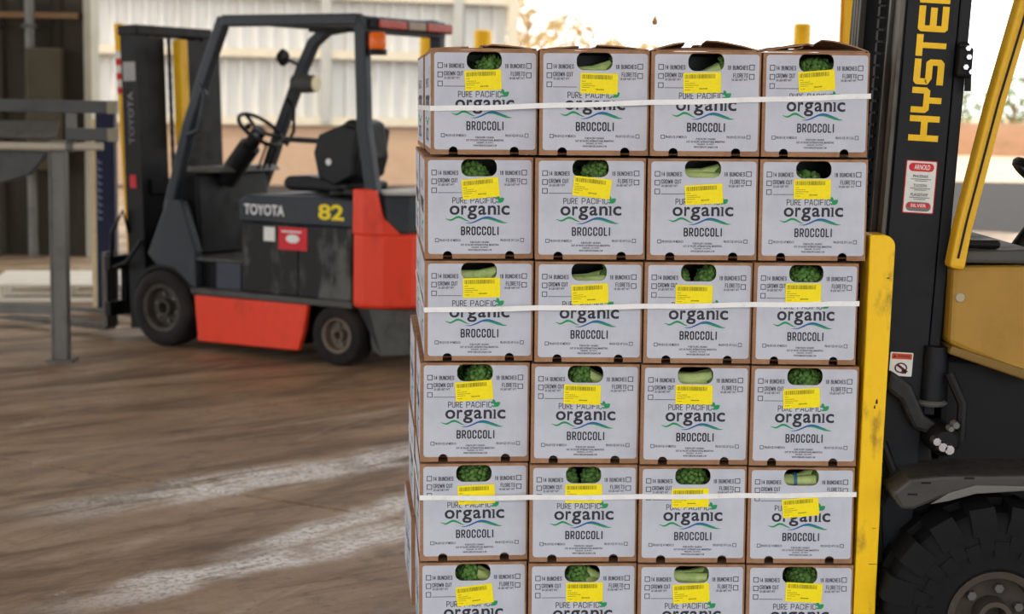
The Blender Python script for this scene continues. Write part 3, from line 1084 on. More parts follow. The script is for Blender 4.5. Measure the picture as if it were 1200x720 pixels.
CROWNS = [crown_mesh(s) for s in (1, 2, 3)]
STEMS = [stem_mesh(s) for s in (1, 2)]
ME_BAND = MB().lathe([(0.0255, -0.004), (0.0272, -0.004), (0.0272, 0.004), (0.0255, 0.004)], 20, 'z', (0, 0, -0.07)).mesh('rubber_band', M_BAND, 40)
# per hole: list of (kind, offset x, offset z, depth); kind c = crown up, s = stem end to the front, l = crown lying sideways
HOLES = [['c+', 's', 's', 'c'], ['c-', 'c+', 's', 'd'], ['s', 's', 'cc', 'cb'], ['c+', 'l', 's', 'c'],
         ['cb', 'cc', 'c', 'sb'], ['l', 'l', 's', 'c+']]
rg = random.Random(77)
for r in range(6):
    for c in range(4):
        t = CARTONS[r, c]
        code = HOLES[r][c]
        where = '%s carton, %s row' % (COLN[c], ROWN[r])
        base = lambda x, z, y=0.066: Vector((x, y, CH + z))
        items = {'s': [('s', base(0.062, -0.060), 'pale green broccoli stalk')],
                 'l': [('l', base(-0.05, -0.056), 'broccoli lying sideways')],
                 'd': [('c', base(-0.012, -0.078), 'broccoli crown sitting low')],
                 'c-': [('c', base(-0.020, -0.058), 'broccoli crown')],
                 'c+': [('c', base(0.028, -0.054), 'broccoli crown on the right'), ('c', base(-0.05, -0.066, 0.16), 'broccoli crown further back')],
                 'cc': [('c', base(0.052, -0.054), 'broccoli crown on the right'), ('c', base(-0.066, -0.058), 'broccoli crown on the left')]}.get(
                     code, [('s', base(0.062, -0.060), 'pale green broccoli stalk')] if code[0] == 's' else [('c', base(rg.uniform(-0.008, 0.012), -0.054), 'broccoli crown')])
        for kind, bs, txt in items:
            b = thing('broccoli', '%s in the hand hole of the %s' % (txt, where), 'broccoli', (0, 0, 0), 0, 'broccoli in the cartons')
            put_obj('crown', rg.choice(CROWNS), b)
            put_obj('stem', rg.choice(STEMS), b)
            if 'b' in code:
                put_obj('rubber_band', ME_BAND, b)
            spin = Matrix.Rotation(rg.uniform(0, 6), 4, 'Z')
            if kind == 's':
                rot = Matrix.Rotation(math.radians(rg.uniform(80, 98)), 4, 'Y') @ spin
            elif kind == 'l':
                rot = Matrix.Rotation(math.radians(-80), 4, 'Y') @ spin
                bs = bs + Vector((0.045, 0, 0))
            else:
                rot = Matrix.Rotation(math.radians(rg.uniform(0, 32)), 4, 'X') @ spin
            Rm = t.rotation_euler.to_matrix().to_4x4()
            b.matrix_world = Matrix.Translation(t.location) @ Rm @ Matrix.Translation(bs) @ rot

# ---- pallet under the load (below the frame)
zb = min(CARTONS[5, c].location.z for c in range(4))
pal = thing('wooden_pallet', 'wooden pallet under the stack of broccoli cartons', 'pallet', (0.36, Y0 + 0.52, 0))
pt = zb - 0.006
for i in range(7):
    MB().bx(-0.61, 0.61, -0.5 + i * 0.1505, -0.5 + i * 0.1505 + 0.095, pt - 0.018, pt).build('deck_board', M_WOOD, pal)
for y in (-0.49, -0.02, 0.45):
    MB().bx(-0.61, 0.61, y, y + 0.04, pt - 0.018 - 0.09, pt - 0.018).build('stringer', M_WOOD, pal)
for x in (-0.61, -0.05, 0.51):
    MB().bx(x, x + 0.1, -0.5, 0.5, pt - 0.126, pt - 0.108).build('bottom_board', M_WOOD, pal)


# ================================================================== WHEELS
def wheel(parent, name, cx, cz, y_in, y_out, R, rim, mt, mr, lugs=0, deep=0.03):
    """tyre and rim, axis along y; y_out is the outer face"""
    s = 1 if y_out > y_in else -1
    w = abs(y_out - y_in)
    prof = [(rim, 0.0), (R * 0.9, 0.0), (R * 0.985, w * 0.10), (R, w * 0.2), (R, w * 0.8), (R * 0.985, w * 0.9), (R * 0.93, w * 0.97), (R * 0.82, w), (rim * 1.06, w * 0.985), (rim, w * 0.95), (rim * 0.97, w * 0.5)]
    wh = MB().lathe([(a, y_in + s * b) for a, b in prof], 48, 'y', (cx, 0, cz))
    if lugs:
        for k in range(lugs):
            for side in (0, 1):
                a = 2 * math.pi * (k + 0.5 * side) / lugs
                Mx = Matrix.Translation((cx, 0, cz)) @ Matrix.Rotation(-a, 4, 'Y')
                y0 = y_out - s * 0.004 if side else y_in + s * 0.004
                d = -s if side else s
                hw = math.pi * R / lugs * 0.62
                poly = [(y0 + s * (0.008 if side else -0.008), R * 0.80), (y0 + s * (0.012 if side else -0.012), R * 0.96), (y0, R * 1.05), (y0 + d * w * 0.52, R * 1.065), (y0 + d * w * 0.52, R * 0.97), (y0, R * 0.8)]
                wh.prism(poly, 'x', -hw, hw, Mx)
                if side:
                    hs = hw * 0.62
                    for rr0, rr1, da in ((0.60, 0.74, 0.5), (0.66, 0.80, 0.0)):
                        Mq = Matrix.Translation((cx, 0, cz)) @ Matrix.Rotation(-a - da * 2 * math.pi / lugs, 4, 'Y')
                        wh.prism([(y0 - s * 0.006, R * rr0), (y0 + s * 0.009, R * rr0), (y0 + s * 0.009, R * rr1), (y0 - s * 0.006, R * rr1)], 'x', -hs * 0.9, hs * 0.9, Mq)
    ty = wh.build(name, mt, parent, smooth=35)
    prof2 = [(0.0001, w * 0.55), (rim * 0.22, w * 0.55), (rim * 0.24, w * 0.9), (rim * 0.34, w * 0.9), (rim * 0.36, w * 0.62), (rim * 0.78, w * 0.66), (rim * 0.84, w * 0.93), (rim * 0.99, w * 0.965), (rim * 0.99, w * 0.1), (0.0001, w * 0.1)]
    rm = MB().lathe([(a, y_in + s * b) for a, b in prof2], 36, 'y', (cx, 0, cz)).build('rim', mr, ty, smooth=35)
    for k in range(6):
        nb = MB()
        a = k * math.pi / 3 + 0.3
        nb.lathe([(0.0001, y_in + s * w * 0.60), (0.013, y_in + s * w * 0.60), (0.013, y_in + s * w * 0.74), (0.0001, y_in + s * w * 0.74)], 6, 'y', (cx + math.cos(a) * rim * 0.56, 0, cz + math.sin(a) * rim * 0.56))
        nb.build('wheel_nut', M_STEEL, ty)
    return ty


# ================================================================== RED FORKLIFT
RF = thing('electric_forklift', 'red and black electric forklift numbered 82, parked left of the cartons', 'forklift', (-0.866, 10.884, 0), math.radians(149.97))
# local frame: +x forward, +y the side facing the camera, z up; origin under the rear axle
MB().bx(-0.2, 1.3, -0.4, 0.30, 0.11, 0.40).bx(0.28, 1.15, -0.44, 0.44, 0.11, 0.385).build('chassis', M_BLACK, RF, bevel=0.01)
for s in (1, -1):
    a, b = (0.455, 0.50) if s > 0 else (-0.50, -0.455)
    MB().prism([(1.165, 0.372), (0.225, 0.377), (0.255, 0.2), (0.30, 0.075), (1.135, 0.065)], 'y', a, b).build('side_skirt', M_RED, RF, bevel=0.008)
MB().bx(-0.12, 1.20, -0.495, 0.495, 0.378, 0.42).build('side_ledge', M_GREYLEDGE, RF, bevel=0.008)
for x0, x1, y in ((0.315, 0.775, 0.478), (-0.11, 0.305, 0.486)):
    pn = MB().bx(x0, x1, -y, y, 0.421, 0.884).build('battery_cover', M_PANELBLK, RF, bevel=0.012)
hb = MB().prism([(-0.125, 0.885), (0.785, 0.885), (0.79, 1.02), (0.74, 1.06), (0.2, 1.075), (-0.125, 1.06)], 'y', -0.492, 0.492).build('hood', M_SLATE, RF, bevel=0.015)
put = lambda a, b: (a, 0.4935, b)
MB().text('TOYOTA', put, 0.742, 0.415, 0.935, 1.005, 0.022, 4).build('brand_lettering', M_SILVER, hb)
MB().text('82', put, 0.145, -0.055, 0.93, 1.03, 0.03, 4).build('number_lettering', pm('yellow_number', (240, 214, 20), 0.5), hb)
hb.children[0]['label'] = 'silver letters along the hood band'
hb.children[1]['label'] = 'yellow number on the hood band'
MB().bx(0.495, 0.585, 0.4865, 0.4885, 0.77, 0.862).build('white_decal', M_WHITE, RF)
rd = MB().bx(0.235, 0.465, 0.4875, 0.4895, 0.722, 0.868).build('red_decal', M_DECALRED, RF)
MB().prism([(0.35 + 0.055 * math.cos(a * 0.628), 0.795 + 0.028 * math.sin(a * 0.628)) for a in range(10)], 'y', 0.4897, 0.4903).build('decal_oval', M_WHITE, rd)
MB().bx(0.28, 0.44, 0.4897, 0.4902, 0.835, 0.845).build('decal_stripe', M_WHITE, rd)
# step well and floor
MB().bx(0.79, 1.27, -0.46, 0.46, 0.60, 0.625).build('floor_plate', M_GREYLEDGE, RF, bevel=0.005)
MB().bx(0.79, 1.00, -0.47, 0.47, 0.421, 0.60).build('step_panel', pm('blue_grey_step', (58, 64, 76), 0.5, scale=6), RF, bevel=0.01)
MB().bx(1.0, 1.25, -0.40, 0.40, 0.42, 0.60).build('step_recess', M_BLACK, RF)
MB().prism([(1.22, 0.625), (1.48, 0.56), (1.5, 1.02), (1.42, 1.17), (1.26, 1.18)], 'y', -0.40, 0.36).build('dash_cowl', M_BLACK, RF, bevel=0.02)
MB().prism([(1.12, 1.185), (1.44, 1.175), (1.42, 1.215), (1.16, 1.225)], 'y', -0.38, 0.34).build('dash_top', M_STEEL, RF, bevel=0.01)
for s in (1, -1):
    a, b = (0.395, 0.475) if s > 0 else (-0.475, -0.395)
    MB().prism([(1.30, 1.00), (1.42, 1.00), (1.60, 0.62), (1.52, 0.55), (1.36, 0.535), (1.22, 0.43), (1.17, 0.41), (1.18, 0.66)], 'y', a, b).build('front_leg_fairing', M_SLATE, RF, bevel=0.012)
    # arch over the drive wheel
    arc = [(1.46 + 0.30 * math.cos(math.radians(t)), 0.26 + 0.30 * math.sin(math.radians(t))) for t in range(25, 160, 12)]
    arc2 = [(1.46 + 0.275 * math.cos(math.radians(t)), 0.26 + 0.275 * math.sin(math.radians(t))) for t in range(157, 24, -12)]
    a, b = (0.25, 0.47) if s > 0 else (-0.47, -0.25)
    MB().prism(arc + arc2, 'y', a, b).build('wheel_arch', M_BLACK, RF)
    y = 0.43 * s
    # overhead guard legs
    leg = [(0.955, y, 2.20), (1.115, y, 1.84), (1.262, y, 1.48), (1.43, y, 0.93)] if s > 0 else [(0.60, y, 2.185), (0.76, y, 2.16), (0.88, y, 2.07), (0.97, y, 1.90), (1.03, y, 1.76), (1.16, y, 1.47), (1.27, y, 1.20), (1.40, y, 0.93)]
    MB().bar(leg, 0.08, 0.07, up=(0, 1, 0)).build('guard_front_leg', M_SLATE, RF, bevel=0.012)
    MB().bar([(-0.10, y, 2.185), (-0.14, y, 2.13), (-0.165, y, 1.5), (-0.245, y, 1.07)], 0.085, 0.07, up=(0, 1, 0)).build('guard_rear_leg', M_SLATE, RF, bevel=0.012)
    MB().bx(-0.13, 0.955 if s > 0 else 0.90, y - 0.04, y + 0.04, 2.145, 2.22).build('guard_side_rail', M_SLATE, RF, bevel=0.012)
for x in (0.90, 0.74, 0.58, 0.42, 0.26, 0.10, -0.06):
    MB().bx(x - 0.018, x + 0.018, -0.39, 0.39, 2.165, 2.205).build('guard_bar', M_SLATE, RF)
MB().bx(-0.19, -0.12, -0.46, 0.46, 2.10, 2.205).build('guard_rear_rail', M_SLATE, RF, bevel=0.01)
lb = MB().bx(-0.255, -0.195, -0.44, 0.44, 2.125, 2.19).build('light_bar', M_BLACK, RF, bevel=0.008)
for y0, y1, m in ((0.42, 0.12, M_REDLENS), (0.10, -0.10, pm('grey_lens', (150, 130, 110), 0.3)), (-0.12, -0.42, M_REDLENS)):
    MB().bx(-0.272, -0.254, min(y0, y1), max(y0, y1), 2.132, 2.182).build('tail_lens', m, lb, bevel=0.006)
bc = MB().lathe([(0.05, 2.0), (0.055, 2.02), (0.055, 2.09), (0.045, 2.105)], 20, 'z', (-0.235, 0.40, 0)).build('beacon', M_ORANGE, RF, smooth=40)
MB().lathe([(0.06, 1.965), (0.06, 2.0), (0.03, 2.0)], 20, 'z', (-0.235, 0.40, 0)).build('beacon_base', M_BLACK, bc, smooth=40)
# counterweight
cw_out = [(-0.115, 0.49), (-0.20, 0.49), (-0.33, 0.45), (-0.46, 0.33), (-0.545, 0.12), (-0.545, -0.12), (-0.46, -0.33), (-0.33, -0.45), (-0.20, -0.49), (-0.115, -0.49)]
cw = MB().prism(cw_out, 'z', 0.385, 0.86).build('counterweight', M_RED, RF, bevel=0.03, seg=3)
for s in (1, -1):
    lo_ = [(-0.115, 0.41), (-0.115, 0.49), (-0.20, 0.49), (-0.33, 0.45), (-0.42, 0.37), (-0.34, 0.33)]
    mi_ = [(-0.115, 0.41), (-0.115, 0.49), (-0.20, 0.49), (-0.29, 0.462), (-0.33, 0.45), (-0.28, 0.40)]
    hi_ = [(-0.115, 0.41), (-0.115, 0.485), (-0.19, 0.485), (-0.26, 0.468), (-0.285, 0.46), (-0.24, 0.41)]
    vs = [(x, y * s, z) for pl, z in ((lo_, 0.85), (mi_, 0.96), (hi_, 1.135)) for x, y in pl]
    fs = [tuple(range(6)), tuple(range(17, 11, -1))] + [(k * 6 + i, k * 6 + (i + 1) % 6, k * 6 + 6 + (i + 1) % 6, k * 6 + 6 + i) for k in (0, 1) for i in range(6)]
    MB().add(vs, fs).build('counterweight_horn', M_RED, cw, bevel=0.01)
top_out = [(-0.125, 0.40), (-0.24, 0.40), (-0.33, 0.425), (-0.44, 0.33), (-0.53, 0.12), (-0.53, -0.12), (-0.44, -0.33), (-0.33, -0.425), (-0.24, -0.40), (-0.125, -0.40)]
MB().prism(top_out, 'z', 0.855, 1.10).build('counterweight_cover', M_SLATE, cw, bevel=0.02)
MB().prism([(q[0] * 0.99, q[1] * 0.99) for q in top_out], 'z', 1.10, 1.12).build('cover_lid', pm('pale_lid', (186, 184, 178), 0.5), cw, bevel=0.01)
MB().prism([(-0.19, 0.40), (-0.23, 0.12), (-0.30, 0.085), (-0.50, 0.11), (-0.55, 0.385), (-0.1, 0.385), (-0.12, 0.37)], 'y', -0.43, 0.43).build('rear_bumper', M_GREYLEDGE, RF, bevel=0.02)
# wheels
for s in (1, -1):
    wheel(RF, 'drive_wheel', 1.46, 0.262, 0.29 * s, 0.50 * s, 0.262, 0.165, M_TYRE, M_RIM)
    wheel(RF, 'steer_wheel', 0.01, 0.196, 0.30 * s, 0.485 * s, 0.196, 0.115, M_TYRE, M_RIM2)
# steering
sc = Vector((0.955, 0.06, 1.475))
axis = Vector((-0.62, 0, 0.78)).normalized()
e1 = Vector((0, 1, 0))
e2 = axis.cross(e1)
sw = MB().tube([sc + (e1 * math.cos(a * math.pi / 16) + e2 * math.sin(a * math.pi / 16)) * 0.165 for a in range(32)], 0.014, 8, closed=True, up=tuple(axis))
for a in (0.5, 2.6, 4.7):
    sw.bar([sc - axis * 0.02, sc + (e1 * math.cos(a) + e2 * math.sin(a)) * 0.16], 0.03, 0.012, up=tuple(axis))
swo = sw.build('steering_wheel', M_SEAT, RF, smooth=40)
MB().tube([sc - axis * 0.0, sc - axis * 0.03, sc - axis * 0.035, sc - axis * 0.16, sc - axis * 0.162], 0.05, 14).tube([sc - axis * 0.14, sc - axis * 0.45 + Vector((0.02, 0, 0))], 0.075, 14).build('steering_column', M_SEAT, RF, smooth=40)
MB().ico(tuple(sc + axis * 0.03 + e1 * 0.15), 0.022, 2).build('spinner_knob', M_BLACK, swo, smooth=60)
for i in range(3):
    lv = MB()
    lv.tube([(1.12, -0.12 - i * 0.06, 1.2), (1.05, -0.12 - i * 0.06, 1.36)], 0.008, 6)
    lv.ico((1.05, -0.12 - i * 0.06, 1.37), 0.018, 1)
    lv.build('control_lever', M_BLACK, RF, smooth=50)
# seat
seat = MB().prism([(0.12, 1.08), (0.60, 1.085), (0.645, 1.125), (0.62, 1.18), (0.45, 1.19), (0.2, 1.165), (0.10, 1.15)], 'y', -0.25, 0.23).build('seat', M_SEAT, RF, bevel=0.03, seg=3)
MB().prism([(0.10, 1.15), (0.215, 1.17), (0.25, 1.30), (0.17, 1.53), (0.12, 1.57), (0.03, 1.54), (0.0, 1.32), (0.04, 1.2)], 'y', -0.10, 0.22).build('seat_back', M_SEAT, seat, bevel=0.035, seg=3)
for s in (1, -1):
    y = 0.06 + 0.165 * s
    MB().prism([(0.02, 1.50), (0.14, 1.53), (0.33, 1.46), (0.37, 1.34), (0.33, 1.18), (0.20, 1.13), (0.06, 1.2)], 'y', y - 0.025, y + 0.025).build('seat_wing', M_SEAT, seat, bevel=0.015)
MB().lathe([(0.0001, 0.252), (0.022, 0.252), (0.022, 0.258), (0.0001, 0.258)], 14, 'y', (0.24, 0, 1.285)).build('seat_hinge_cap', M_WHITE, seat)
MB().bar([(0.33, 0.19, 1.415), (0.62, 0.19, 1.42), (0.66, 0.19, 1.40)], 0.035, 0.05, up=(0, 1, 0)).build('armrest', M_SEAT, seat, bevel=0.01)
# belt heap and hip bracket behind the seat
MB().ico((-0.02, 0.3, 1.10), 0.09, 2, (1.1, 0.8, 0.5), 0.2).ico((0.1, 0.33, 1.09), 0.07, 2, (1.2, 0.6, 0.5), 0.25).build('seat_belt', M_SEAT, RF, smooth=60)
# work lamp and mirror on the far front leg
ml = MB().lathe([(0.0001, 0.78), (0.055, 0.78), (0.065, 0.85), (0.065, 0.96), (0.0001, 0.96)], 18, 'x', (0, -0.33, 1.79)).build('work_lamp', M_GREYLEDGE, RF, smooth=40)
MB().lathe([(0.0001, 0.772), (0.05, 0.772), (0.056, 0.782), (0.0001, 0.782)], 18, 'x', (0, -0.33, 1.79)).build('lamp_lens', M_LENS, ml, smooth=40)
MB().bar([(0.93, -0.33, 1.79), (1.02, -0.40, 1.76)], 0.03, 0.03).build('lamp_bracket', M_BLACK, ml)
MB().lathe([(0.0001, 1.07), (0.05, 1.07), (0.062, 1.09), (0.04, 1.12), (0.0001, 1.12)], 18, 'x', (0, -0.36, 1.97)).bar([(1.09, -0.37, 1.97), (0.97, -0.42, 1.91)], 0.02, 0.02).build('round_mirror', M_BLACK, RF, smooth=40)
MB().tube([(1.05, -0.36, 1.68), (0.98, -0.34, 1.62), (0.98, -0.34, 1.46), (1.06, -0.36, 1.36)], 0.012, 8).build('grab_handle', M_BLACK, RF, smooth=40)
MB().tube([(1.15, 0.45, 1.78), (1.085, 0.47, 1.71), (1.135, 0.48, 1.47), (1.25, 0.46, 1.43)], 0.016, 8).build('grab_handle', M_SLATE, RF, smooth=40)
# mast, leaning slightly forward
TM = Matrix.Translation((1.69, 0, 0.25)) @ Matrix.Rotation(math.radians(2.2), 4, 'Y') @ Matrix.Translation((-1.78, 0, -0.25))


def channel(x0, x1, y0, y1, z0, z1, t, openy):
    m = MB(TM)
    m.bx(x0, x0 + t, y0, y1, z0, z1).bx(x1 - t, x1, y0, y1, z0, z1)
    if openy > 0:
        m.bx(x0 + t, x1 - t, y0, y0 + t, z0, z1)
    else:
        m.bx(x0 + t, x1 - t, y1 - t, y1, z0, z1)
    return m


for s in (1, -1):
    a, b = (0.30, 0.385) if s > 0 else (-0.385, -0.30)
    up_ = channel(1.78, 1.93, a, b, 0.09, 2.14, 0.018, -s).build('mast_upright', M_BLACK, RF)
    a2, b2 = (0.235, 0.298) if s > 0 else (-0.298, -0.235)
    channel(1.80, 1.95, a2, b2, 0.12, 2.10, 0.016, -s).build('mast_inner_upright', M_BLACK, RF)
    if s > 0:
        putm = lambda q, w: TM @ Vector((1.855 - 0.037 + w, 0.387, q))
        MB().text('TOYOTA', lambda q, w: putm(q, w), 1.36, 1.72, 0.012, 0.062, 0.02).build('mast_lettering', pm('faint_letter', (112, 112, 112), 0.5), up_)
        MB(TM).bx(1.80, 1.91, 0.386, 0.389, 1.79, 1.92).build('mast_decal', pm('grey_decal', (150, 148, 146), 0.5), up_)
        MB(TM).bx(1.83, 1.885, 0.386, 0.389, 1.06, 1.15).build('mast_warning', M_DECALRED, up_)
    MB(TM).tube([(1.86, s * 0.19, 0.15), (1.86, s * 0.19, 1.95)], 0.03, 12).build('lift_cylinder', M_BLACK, RF, smooth=40)
    if s > 0:
        continue
    ch = MB(TM)
    for i in range(40):
        ch.bx(1.93, 1.955, s * 0.12 - (0.009 if i % 2 else 0.006), s * 0.12 + (0.009 if i % 2 else 0.006), 0.5 + i * 0.04, 0.5405 + i * 0.04)
    ch.build('lift_chain', M_BLACK, RF)
MB(TM).bx(1.77, 1.95, -0.39, 0.39, 2.10, 2.17).build('mast_top_beam', M_BLACK, RF, bevel=0.01)
MB(TM).bx(1.77, 1.79, -0.30, 0.30, 1.02, 1.12).build('mast_cross_beam', M_BLACK, RF)
MB(TM).bx(1.77, 1.79, -0.30, 0.30, 0.25, 0.42).build('mast_cross_beam', M_BLACK, RF)
MB(TM).bx(1.70, 1.77, -0.045, 0.045, 1.34, 2.08).build('hose_guard', M_YEL, RF, bevel=0.01)
for y in (-0.22, -0.14, 0.1):
    MB(TM).tube([(1.84, y, 0.5), (1.82, y + 0.02, 1.4), (1.84, y, 2.05)], 0.016, 8).build('hose', M_BLACK, RF, smooth=40)
MB(TM).bx(1.735, 1.76, -0.42, -0.06, 0.5, 2.08).build('mast_dark_sheet', M_BLACK, RF)  # black sheets added to darken the gaps between the mast uprights
MB(TM).bx(1.80, 1.82, 0.09, 0.235, 0.5, 2.09).build('mast_dark_sheet', M_BLACK, RF)
# carriage and forks
MB().bx(1.965, 2.02, -0.45, 0.45, 0.16, 0.26).bx(1.965, 2.02, -0.45, 0.45, 0.48, 0.58).bx(1.96, 2.01, -0.30, -0.24, 0.16, 0.58).bx(1.96, 2.01, 0.24, 0.30, 0.16, 0.58).build('carriage', M_BLACK, RF, bevel=0.006)
for y in (-0.30, 0.36):
    MB().prism([(2.03, 0.60), (2.075, 0.60), (2.075, 0.10), (3.10, 0.065), (3.12, 0.05), (2.06, 0.05), (2.03, 0.08)], 'y', y - 0.055, y + 0.055).build('fork', M_RAIL, RF, bevel=0.004)
for y in (0.15, -0.15):
    MB().bx(1.55, 1.95, y - 0.05, y + 0.05, 0.2, 0.34).build('mast_mount', M_BLACK, RF)
for y in (0.20, -0.20):
    MB().tube([(1.45, y, 0.56), (1.82, y, 0.80)], 0.035, 10).build('tilt_cylinder', M_BLACK, RF, smooth=40)
for hp in ([(1.98, 0.42, 0.55), (1.93, 0.46, 0.75), (1.87, 0.42, 0.90), (1.84, 0.39, 0.75)], [(1.95, 0.43, 0.5), (1.80, 0.46, 0.55), (1.72, 0.40, 0.70)]):
    MB().tube(hp, 0.015, 8).build('carriage_hose', M_BLACK, RF, smooth=40)

# ================================================================== LEFT SIDE THINGS
rk = thing('steel_stand', 'grey steel stand with square beams and a pipe at the far left', 'stand', (-2.95, 10.5, 0))
MB().bx(0.035, 0.13, -0.05, 0.05, 0.012, 1.40).bx(0.03, 0.042, -0.06, 0.06, 0.012, 1.40).build('leg', M_STEEL, rk, bevel=0.004)
MB().bx(-0.95, -0.85, -0.05, 0.05, 0.012, 1.40).build('leg', M_STEEL, rk, bevel=0.004)
for x in (0.0, -0.985):
    MB().bx(x, x + 0.17, -0.09, 0.09, 0, 0.012).build('foot_plate', M_STEEL, rk)
M_DKSTEEL = pm('dark_steel', (72, 74, 74), 0.5, dirt=(52, 52, 50), dirt_amt=0.5, scale=5)
for z, x0 in ((1.575, -1.3), (1.402, 0.14)):
    b = MB().bx(x0, 0.40, -0.05, 0.05, z, z + 0.078).build('beam', M_DKSTEEL, rk, bevel=0.004)
    MB().bx(0.40, 0.448, -0.052, 0.052, z - 0.002, z + 0.08).build('beam_end', pm('olive_steel', (138, 132, 112), 0.5), b, bevel=0.004)
for x in (0.14, -0.93):
    MB().bx(x, x + 0.05, -0.04, 0.04, 1.402, 1.575).build('riser', M_STEEL, rk)
pp = MB().tube([(-1.3, -0.1, 1.36), (0.18, -0.1, 1.365), (0.385, -0.1, 1.372)], 0.026, 14).build('pipe', pm('pale_pipe', (176, 168, 152), 0.45), rk, smooth=40)
MB().lathe([(0.034, 0.16), (0.034, 0.205)], 14, 'x', (0, -0.1, 1.366)).bx(0.17, 0.195, -0.1, 0.0, 1.36, 1.40).build('pipe_clamp', M_STEEL, pp)
MB().prism([(-0.11, 1.42), (-0.06, 1.41), (0.04, 1.50), (0.05, 1.52), (-0.02, 1.46)], 'x', -1.3, 0.08).build('roller_tray', M_STEEL, rk, bevel=0.003)
MB().prism([(-1.3, 1.33), (0.03, 1.33), (-0.1, 1.18), (-0.3, 1.12), (-1.3, 1.10)], 'y', -0.03, 0.045).build('motor_cover', M_DKSTEEL, rk, bevel=0.01)
MB().bx(-0.85, 0.035, -0.03, 0.03, 0.30, 0.36).build('stretcher', M_STEEL, rk)

nb = thing('navy_post', 'dark blue post with faint pale lettering, behind the forks of the red forklift', 'post', (-3.18, 13.0, 0))
MB().bx(-0.07, 0.075, -0.06, 0.06, 0.01, 1.62).build('post', M_NAVY, nb, bevel=0.008)
MB().bx(-0.115, -0.071, -0.03, 0.03, 0.01, 1.5).build('edge_strip', pm('cream_strip', (224, 204, 160), 0.5), nb)
MB().bx(-0.14, 0.14, -0.12, 0.12, 0, 0.01).build('base_plate', M_STEEL, nb)
lt = MB()
for i in range(9):
    z = 0.72 + i * 0.055
    lt.bx(-0.055, -0.02, -0.0615, -0.0605, z, z + 0.012).bx(-0.055, -0.045, -0.0615, -0.0605, z + 0.012, z + 0.032)
lt.build('faint_print', pm('pale_print', (120, 130, 160), 0.5), nb)

gp = thing('yellow_guard_post', 'slim leaning yellow post with red and white tape beside the forklift mast', 'post', (-2.96, 13.0, 0))
GM = Matrix.Rotation(math.radians(-2.8), 4, 'Y')
MB(GM).bx(-0.035, 0.03, -0.035, 0.035, 0.0, 2.24).build('post', M_YEL, gp, bevel=0.006)
for i in range(6):
    MB(GM).bx(-0.0365, 0.0315, -0.0365, 0.0365, 1.70 + i * 0.055, 1.75 + i * 0.055).build('tape_band', M_DECALRED if i % 2 == 0 else M_WHITE, gp)

wp = thing('pale_floor_slats', 'low white slats put in for pale strips of floor behind the forklift forks', 'pallet', (-3.75, 14.0, 0), math.radians(8))  # pallet-shaped slats put in where pale strips lie on the floor
M_SLAT = pm('white_slat', (232, 226, 212), 0.5, scale=4)
for i in range(6):
    MB().bx(-0.6, 0.6, -0.5 + i * 0.18, -0.5 + i * 0.18 + 0.12, 0.125, 0.15).build('deck_slat', M_SLAT, wp, bevel=0.004)
for y in (-0.5, -0.06, 0.40):
    MB().bx(-0.6, 0.6, y, y + 0.12, 0.0, 0.025).build('runner', M_SLAT, wp)
    for x in (-0.6, -0.06, 0.48):
        MB().bx(x, x + 0.12, y, y + 0.12, 0.025, 0.125).build('foot_block', M_SLAT, wp)

# ================================================================== DARK MAST FORKLIFT ON THE RIGHT
O = Vector((1.33, 4.92, 0))
HF = thing('mast_forklift', 'yellow and black forklift with a tall dark mast, carrying the carton stack', 'forklift', O)
W0 = Matrix.Translation(-O)
TILT = Matrix.Translation((1.0, 0, 0.98)) @ Matrix.Rotation(math.radians(2.35), 4, 'Y') @ Matrix.Translation((-1.0, 0, -0.98))
WT = W0 @ TILT


def H(tilted=True):
    return MB(WT if tilted else W0)


# near outer upright: side plate + rear flange
nu = H().bx(1.009, 1.147, 4.54, 4.565, 0.42, 2.75).build('mast_upright', M_MAST, HF, bevel=0.003)
H().bx(1.151, 1.182, 4.548, 4.66, 0.86, 2.75).build('rear_flange', M_MAST, nu, bevel=0.004)
H().bx(1.009, 1.03, 4.565, 4.665, 0.42, 2.75).build('front_flange', M_MAST, nu, bevel=0.003)
for k, (x0, x1, y0, y1) in enumerate(((0.992, 1.006, 4.552, 4.60), (0.994, 1.006, 4.612, 4.63), (0.985, 1.004, 4.642, 4.664))):
    H().bx(x0, x1, y0, y1, 0.35, 2.72).build('guide_rail', M_RAIL, HF, bevel=0.002)
H().bx(1.006, 1.008, 4.552, 4.664, 0.35, 2.72).build('rail_web', M_MAST, HF)
H().bx(1.03, 1.14, 4.667, 4.69, 0.4, 2.72).build('inner_upright', M_MAST, HF)
# far upright
fu = H().bx(1.009, 1.25, 5.28, 5.305, 0.42, 2.75).build('mast_upright', M_MAST, HF)
H().bx(1.029, 1.05, 5.18, 5.28, 0.42, 2.75).build('front_flange', M_MAST, fu)
for k, (y0, y1) in enumerate(((5.17, 5.195), (5.21, 5.235), (5.25, 5.275))):
    H().bx(1.008, 1.026, y0, y1, 0.35, 2.72).build('guide_rail', M_RAIL, HF, bevel=0.002)
H().bx(1.026, 1.0285, 5.17, 5.275, 0.35, 2.72).build('rail_web', M_MAST, HF)
for z in (0.55, 1.15, 2.5):
    H().bx(1.15, 1.178, 4.66, 5.28, z, z + 0.12).build('mast_cross_beam', M_MAST, HF)
for y in (4.76, 5.08):
    H().tube([(1.09, y, 0.4), (1.09, y, 2.6)], 0.042, 16).build('lift_cylinder', M_BLACK, HF, smooth=40)
for y in (4.84, 4.88, 4.99, 5.02):
    H().tube([(1.06, y, 0.5), (1.05, y + 0.01, 1.5), (1.06, y, 2.6)], 0.012, 8).build('hose', M_BLACK, HF, smooth=40)
